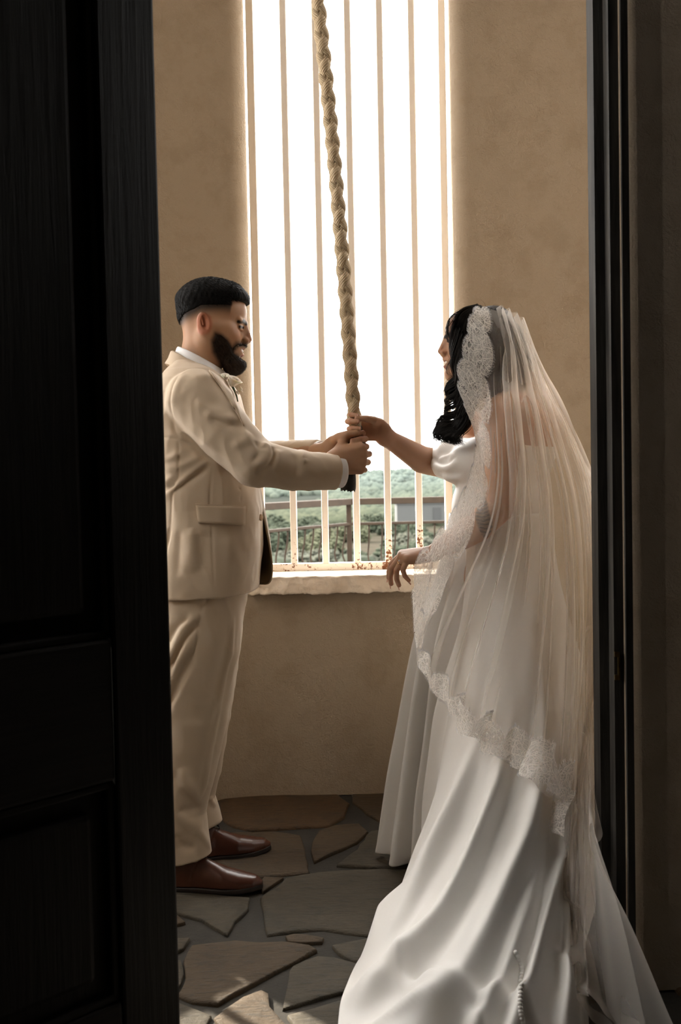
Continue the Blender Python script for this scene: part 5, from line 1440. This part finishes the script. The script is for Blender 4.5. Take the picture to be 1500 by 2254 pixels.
# folds that run from the waist to the hem
rs = np.random.RandomState(5)
U, Vg = np.meshgrid(u, vv)
ang = np.tile(HS[:, 2], (NV, 1))
def fold(a, w_, amp, v0=.0, v1=1.0, drift=0.0, skew=0.0):
    c = a+drift*(Vg-.5); x = (ang-c)/(w_*(1+.25*np.sin(Vg*5+a))); x = x+skew*x*x
    return amp*np.exp(-x*x)*sstep(v0, v0+.3, Vg)*(1-sstep(v1, v1+.12, Vg))
disp = np.zeros((NV, NU)); 
for a, w_, amp in ((190, 4.2, .052), (197.5, 2.8, -.046), (204, 3.8, .056), (211, 2.6, -.056), (217, 3.8, .050), (224.5, 3.0, -.060)): disp += fold(a, w_, amp, .04)
for a, w_, amp, v0, v1, dft in ((232, 3.4, .046, .15, 1.2, -4), (239, 2.2, -.02, .4, 1.2, -6), (247, 2.6, .030, .45, 1.2, -16), (256, 2.4, .026, .45, 1.2, -24), (262, 3.0, .050, .30, 1.2, -34), (270, 2.2, .030, .5, 1.2, -34),
                             (277, 3.0, .054, .25, 1.2, -46), (286, 2.4, .036, .45, 1.2, -44), (293, 3.4, .060, .2, 1.2, -50), (301, 2.6, .040, .45, 1.2, -44), (309, 3.2, .056, .25, 1.2, -46), (318, 2.6, .040, .45, 1.2, -36), (327, 3.6, .05, .2, 1.2, -36),
                             (338, 4, .03, .15, 1.2, -20), (348, 5, .03, .1, 1.2, 0)):
    disp += fold(a, w_, amp, v0, v1, dft)
for k in range(16): disp += fold(360+k*11.5, 4.2, .026*(1 if k % 2 else -1), .1)
nz_ = np.array([[noise.noise(Vector((HS[i, 2]*.06, vv[j]*3.2, 1.7))) for i in range(0, NU, 4)] for j in range(0, NV, 4)])
nzf = np.array([np.interp(np.arange(NU), np.arange(0, NU, 4), r) for r in nz_]); nzf = np.array([np.interp(np.arange(NV), np.arange(0, NV, 4), c) for c in nzf.T]).T
disp += nzf*.014*sstep(.05, .3, Vg)
# normals of the undisplaced sheet
du = np.gradient(sk, axis=1); dv = np.gradient(sk, axis=0); N = np.cross(du, dv); N /= np.linalg.norm(N, axis=2, keepdims=True)+1e-9
o_ = sk-np.array([cw[0], cw[1], .3]); sg = np.sign((N*o_).sum(2, keepdims=True)); N *= np.where(sg == 0, 1, sg)
flat = sstep(.34, .07, sk[..., 2])*dr[None, :]
rum = np.array([[noise.noise(Vector((sk[j, i, 0]*4.6+1.5*sk[j, i, 1], sk[j, i, 1]*4.2, 3.3))) for i in range(0, NU, 3)] for j in range(0, NV, 3)])
rum = np.array([np.interp(np.arange(NU), np.arange(0, NU, 3), r) for r in rum]); rum = np.array([np.interp(np.arange(NV), np.arange(0, NV, 3), c) for c in rum.T]).T
ridge = np.maximum(0, 1-np.abs(rum)/.20)**1.6
disp_up = np.maximum(disp+.012, 0)*.95+.034*ridge*sstep(.16, .04, sk[..., 2])*sstep(1.0, .96, Vg)
sk2 = sk+N*(disp*(1-flat))[..., None]
sk2[..., 2] += disp_up*flat*(.12+.88*sstep(1.0, .86, Vg))
for _ in range(3):
    sk2[1:-1] = (sk2[:-2]+2*sk2[1:-1]+sk2[2:])/4; sk2[:, 1:-1] = (sk2[:, :-2]+2*sk2[:, 1:-1]+sk2[:, 2:])/4
sk2[..., 2] = np.maximum(sk2[..., 2], .006)
# the hem curls under at the front
curl = sstep(.955, 1.0, Vg)*(dr[None, :] < .12)
sk2[..., 2] += 0.012*curl
skirt = mk('skirt', sk2.reshape(-1, 3), gridF(NU, NV), M_SATIN, parent=dress)
s = skirt.modifiers.new('thick', 'SOLIDIFY'); s.thickness = .0022; s.offset = -1
s = skirt.modifiers.new('smooth', 'SUBSURF'); s.levels = 0; s.render_levels = 0
tskirt = bvh(sk2.reshape(-1, 3), gridF(NU, NV))
# covered buttons down the train
for x, y in [(1134+i*1.15+8*math.sin(i*.28), 2098+i*8.1) for i in range(20)]:
    p, n = cast(x, y, tskirt)
    if p is None: continue
    if n[2] < 0: n = -n
    bm = bmesh.new(); bmesh.ops.create_icosphere(bm, subdivisions=2, radius=.0058, matrix=Matrix.Translation(Vector(p+n*.003)))
    V = [v.co[:] for v in bm.verts]; bm.verts.index_update(); F = [tuple(v.index for v in f.verts) for f in bm.faces]; bm.free()
    mk('button', V, F, M_SATIN, parent=dress)
# ------------------------------------------------------------------ the veil: tulle sheet and lace border
def tulle(name, base, edge):
    m, nt, b = newmat(name); nt.nodes.remove(b); o = nt.nodes['Material Output']
    tr = nd(nt, 'ShaderNodeBsdfTransparent'); df = nd(nt, 'ShaderNodeBsdfDiffuse'); tl = nd(nt, 'ShaderNodeBsdfTranslucent')
    for q in (df, tl): q.inputs['Color'].default_value = (*srgb(250, 244, 236), 1)
    mx = nd(nt, 'ShaderNodeMixShader'); mx.inputs[0].default_value = .5; nt.links.new(df.outputs[0], mx.inputs[1]); nt.links.new(tl.outputs[0], mx.inputs[2])
    lw = nd(nt, 'ShaderNodeLayerWeight'); lw.inputs[0].default_value = .5
    f = math_n(nt, 'ADD', base, math_n(nt, 'MULTIPLY', math_n(nt, 'POWER', lw.outputs['Facing'], 2.2), edge))
    m2 = nd(nt, 'ShaderNodeMixShader'); nt.links.new(f, m2.inputs[0]); nt.links.new(tr.outputs[0], m2.inputs[1]); nt.links.new(mx.outputs[0], m2.inputs[2])
    nt.links.new(m2.outputs[0], o.inputs[0]); return m
M_TULLE = tulle('bridal_tulle', .18, .60)
VC = [
 [(1056, 676, 2.935), (1046, 710, 2.895), (1034, 780, 2.855), (1024, 850, 2.83), (1036, 920, 2.79), (1050, 985, 2.745), (1043, 1045, 2.72), (1018, 1115, 2.70), (988, 1180, 2.705), (948, 1242, 2.725), (908, 1296, 2.745)],
 [(1072, 678, 2.93), (1078, 750, 2.87), (1074, 840, 2.82), (1078, 940, 2.765), (1080, 1040, 2.715), (1062, 1130, 2.69), (1020, 1220, 2.68), (965, 1330, 2.685), (932, 1410, 2.69), (925, 1462, 2.69)],
 [(1086, 682, 2.93), (1100, 760, 2.86), (1102, 850, 2.81), (1108, 950, 2.755), (1112, 1060, 2.705), (1098, 1170, 2.67), (1062, 1280, 2.645), (1020, 1400, 2.62), (992, 1500, 2.60), (990, 1556, 2.59)],
 [(1100, 686, 2.935), (1122, 770, 2.87), (1130, 860, 2.825), (1142, 960, 2.77), (1154, 1080, 2.715), (1150, 1200, 2.675), (1130, 1330, 2.635), (1105, 1460, 2.59), (1082, 1570, 2.55), (1074, 1650, 2.53)],
 [(1112, 690, 2.95), (1142, 780, 2.89), (1158, 870, 2.85), (1178, 970, 2.805), (1196, 1090, 2.75), (1204, 1220, 2.70), (1204, 1360, 2.645), (1198, 1500, 2.58), (1188, 1630, 2.52), (1176, 1725, 2.48)],
 [(1124, 696, 2.97), (1158, 790, 2.93), (1184, 880, 2.90), (1214, 980, 2.87), (1244, 1100, 2.81), (1258, 1240, 2.74), (1262, 1400, 2.66), (1258, 1560, 2.585), (1248, 1720, 2.51), (1240, 1850, 2.43)],
 [(1134, 704, 3.0), (1172, 810, 2.98), (1206, 890, 2.96), (1246, 990, 2.93), (1280, 1100, 2.88), (1294, 1260, 2.79), (1296, 1450, 2.68), (1292, 1650, 2.56), (1288, 1850, 2.42), (1278, 2050, 2.30), (1290, 2270, 2.16)],
 [(1142, 716, 3.04), (1186, 830, 3.03), (1226, 910, 3.02), (1272, 1010, 3.0), (1314, 1110, 2.95), (1326, 1280, 2.84), (1322, 1480, 2.70), (1306, 1680, 2.54), (1298, 1780, 2.43), (1318, 1860, 2.25), (1365, 2010, 2.12), (1420, 2254, 2.0), (1440, 2400, 1.92)],
]
NVv = 190
cols = np.array([spline(np.array([px(*p) for p in c]), NVv) for c in VC])           # columns x rows x 3
SUB = 22; NUv = (len(VC)-1)*SUB+1
VS = np.zeros((NVv, NUv, 3))
for j in range(NVv): VS[j] = spline(cols[:, j], NUv)
uu = np.linspace(0, len(VC)-1, NUv); vvv = np.linspace(0, 1, NVv)
UU, VV_ = np.meshgrid(uu, vvv)
def norms(S):
    n = np.cross(np.gradient(S, axis=1), np.gradient(S, axis=0)); n /= np.linalg.norm(n, axis=2, keepdims=True)+1e-9
    t = CAM-S; return n*np.sign((n*t).sum())
NN = norms(VS)
pl = np.zeros_like(UU)
for c, wd, amp, v0, dft in ((1.6, .10, .012, .05, .3), (2.05, .08, .011, .08, .2), (2.5, .12, .016, .03, .25), (3.1, .09, .013, .03, .1), (3.6, .12, .018, .02, .1), (4.05, .08, .013, .05, -.1), (4.5, .12, .02, .02, 0), (4.95, .08, .014, .03, .1),
                            (5.35, .10, .018, .02, .1), (5.8, .09, .02, .02, .1), (6.2, .1, .022, .03, .1), (6.6, .09, .022, .02, .1)):
    x = (UU-c-dft*(VV_-.4))/(wd*(1+.3*VV_)); pl += amp*np.exp(-x*x)*sstep(v0, v0+.25, VV_)
pl += .006*np.sin(UU*11+VV_*3)*sstep(.1, .4, VV_)*sstep(.3, 1.2, UU)
pl *= 1-.85*sstep(.5, .68, VV_)*sstep(5.6, 6.6, UU)
VS2 = VS+NN*pl[..., None]
thair = bvh(Vh2, Fh2); tbod = bvh(Vb_, Fb_)
# the sheet lies over the hair, the arm and the gown: lifted clear of them along smooth offsets
VS2[..., 2] = np.maximum(VS2[..., 2], .02)
def blur(A, n):
    for _ in range(n):
        B = np.pad(A, 1, mode='edge'); A = (B[1:-1, 1:-1]*2+B[:-2, 1:-1]+B[2:, 1:-1]+B[1:-1, :-2]+B[1:-1, 2:])/6
    return A
def dilate(A, n):
    for _ in range(n):
        B = np.pad(A, 1, mode='edge'); A = np.max([B[1:-1, 1:-1], B[:-2, 1:-1], B[2:, 1:-1], B[1:-1, :-2], B[1:-1, 2:]], axis=0)
    return A
for it_ in range(3):
    lift = np.zeros((NVv, NUv)); DIR = VS2-CAM; LEN = np.linalg.norm(DIR, axis=2); DIR = DIR/LEN[..., None]
    for j in range(NVv):
        for i in range(NUv):
            if uu[i] > 6.6: continue
            d = Vector(DIR[j, i]); L = LEN[j, i]
            for tr_, gap in ((thair, .036), (tb, .008), (tbod, .008), (tskirt, .008)):
                h = tr_.ray_cast(Vector(CAM), d)
                gap *= float(sstep(-.02, .07, vvv[j]))
                if h[0] is not None and h[3] < L+gap and h[3] > L-.22: lift[j, i] = max(lift[j, i], L+gap-h[3])
    VS2 = VS2-DIR*(blur(dilate(lift, 3), 14))[..., None]
VS2[..., 2] = np.maximum(VS2[..., 2], .02)
veil = mk('veil', VS2.reshape(-1, 3), gridF(NUv, NVv), M_TULLE, parent=bride)
# the tulle is gathered double behind the shoulders
i0 = int(2.3*SUB); US = VS2[:, i0:]+norms(VS2)[:, i0:]*(.014+.012*np.sin(UU[:, i0:]*5.3+VV_[:, i0:]*2))[..., None]
US[..., 2] = np.maximum(US[..., 2], .015)
US[..., 0] += .10*sstep(.72, 1, VV_[:, i0:])*sstep(5.8, 7, UU[:, i0:])
for q in range(3): US[1:-1] = (US[:-2]+US[1:-1]*2+US[2:])/4
mk('veil_outer_layer', US.reshape(-1, 3), gridF(NUv-i0, NVv), tulle('bridal_tulle_outer', .23, .58), parent=veil)
def lace_mat():
    m, nt, b = newmat('veil_lace'); o = nt.nodes['Material Output']
    tc = nd(nt, 'ShaderNodeTexCoord'); uv = tc.outputs['UV']
    def vor(scale, feat='DISTANCE_TO_EDGE', rnd=1.0, vec=uv):
        v = nd(nt, 'ShaderNodeTexVoronoi', feature=feat); v.inputs['Scale'].default_value = scale; v.inputs['Randomness'].default_value = rnd; nt.links.new(vec, v.inputs['Vector']); return v.outputs['Distance']
    wob = nd(nt, 'ShaderNodeMapping'); nt.links.new(uv, wob.inputs[0])
    big = vor(34); mid = vor(78); fine = vor(210)
    t1 = ramp(nt, big, [(0.02, (1, 1, 1)), (0.07, (0, 0, 0))]); t2 = ramp(nt, mid, [(0.03, (1, 1, 1)), (0.10, (0, 0, 0))]); t3 = ramp(nt, fine, [(0.04, (.8, .8, .8)), (0.16, (0, 0, 0))])
    f1 = vor(34, 'F1'); rings = math_n(nt, 'SINE', math_n(nt, 'MULTIPLY', f1, 34)); rg_ = ramp(nt, rings, [(0.55, (0, 0, 0)), (0.9, (.75, .75, .75))])
    pet = ramp(nt, f1, [(0.28, (.62, .62, .62)), (0.55, (.12, .12, .12))])
    a = math_n(nt, 'MAXIMUM', math_n(nt, 'MAXIMUM', t1, t2), math_n(nt, 'MAXIMUM', t3, math_n(nt, 'MAXIMUM', rg_, pet)))
    a = math_n(nt, 'MULTIPLY', a, .92); a = math_n(nt, 'MAXIMUM', a, .16)
    tr = nd(nt, 'ShaderNodeBsdfTransparent'); df = nd(nt, 'ShaderNodeBsdfDiffuse'); tl = nd(nt, 'ShaderNodeBsdfTranslucent')
    for q in (df, tl): q.inputs['Color'].default_value = (*srgb(252, 248, 242), 1)
    mx = nd(nt, 'ShaderNodeMixShader'); mx.inputs[0].default_value = .4; nt.links.new(df.outputs[0], mx.inputs[1]); nt.links.new(tl.outputs[0], mx.inputs[2])
    m2 = nd(nt, 'ShaderNodeMixShader'); nt.links.new(a, m2.inputs[0]); nt.links.new(tr.outputs[0], m2.inputs[1]); nt.links.new(mx.outputs[0], m2.inputs[2])
    nt.nodes.remove(b); nt.links.new(m2.outputs[0], o.inputs[0]); return m
M_LACE2 = lace_mat()
def sample(u_, v_):
    i = np.clip(u_*SUB, 0, NUv-1.001); j = np.clip(v_*(NVv-1), 0, NVv-1.001); i0 = i.astype(int); j0 = j.astype(int); a = (i-i0)[..., None]; b = (j-j0)[..., None]
    p = VS2[j0, i0]*(1-a)*(1-b)+VS2[j0, i0+1]*a*(1-b)+VS2[j0+1, i0]*(1-a)*b+VS2[j0+1, i0+1]*a*b
    e = u_*SUB; ex = np.where(e < 0, e, 0)[..., None]
    return p+(VS2[j0, 1]-VS2[j0, 0])*ex
def lace_strip(name, n, k, uvf):
    S = np.zeros((n, k, 3)); OF = np.zeros((n, k))
    for j in range(n):
        uu_, vv_ = uvf(j/(n-1), np.linspace(0, 1, k)); S[j] = sample(uu_, vv_); OF[j] = .004+.028*sstep(2.0, 2.5, uu_)
    nn = norms(S); S = S+nn*OF[..., None]
    ln = np.concatenate([[0], np.cumsum(np.linalg.norm(np.diff(S[:, k//2], axis=0), axis=1))])
    wdt = np.concatenate([np.zeros((n, 1)), np.cumsum(np.linalg.norm(np.diff(S, axis=1), axis=2), axis=1)], 1)
    uv = np.stack([np.repeat(ln, k), wdt.ravel()], 1)
    o = mk(name, S.reshape(-1, 3), gridF(k, n), M_LACE2, parent=veil, uv=uv)
    # eyelash fringe on the outer edge
    rs = np.random.RandomState(n); P = []
    for side, dirn in ((0, -1), (k-1, 1)):
        for j in np.linspace(2, n-3, n*2 if side == 0 else n).astype(int):
            e = S[j, side]-S[j, side-dirn]; e /= np.linalg.norm(e)+1e-9; t = S[j+1, side]-S[j-1, side]; t /= np.linalg.norm(t)+1e-9
            q = S[j, side]+t*rs.uniform(-.002, .002); L = rs.uniform(.004, .009); P.append([q, q+e*L*.5+t*.001*rs.randn(), q+e*L+t*.0025*rs.randn()])
    P = np.array(P); v, f = strands(P, np.tile([.00035, .0003, .0001], (len(P), 1)), 3); mk('fringe', v, f, M_SHIRT, parent=o) if False else mk('fringe', v, f, M_SHIRT, parent=veil)
    return o
def scal(t, n, d): return d*np.abs(np.sin(t*n*pi))**.6
lace_strip('lace_trim', 420, 14, lambda t, s: ((-.16-scal(t, 13, .16))*(1-s)+s*(.62+.12*math.sin(t*9)+scal(t+.03, 8, .62)*(1-.45*t)), np.full(len(s), t*.985)))
lace_strip('lace_border', 360, 14, lambda t, s: (np.full(len(s), t*5.0+.02), 1.0-(.015+.05*(1-.3*t)+scal(t+.02, 9, .055))*(1-s)))
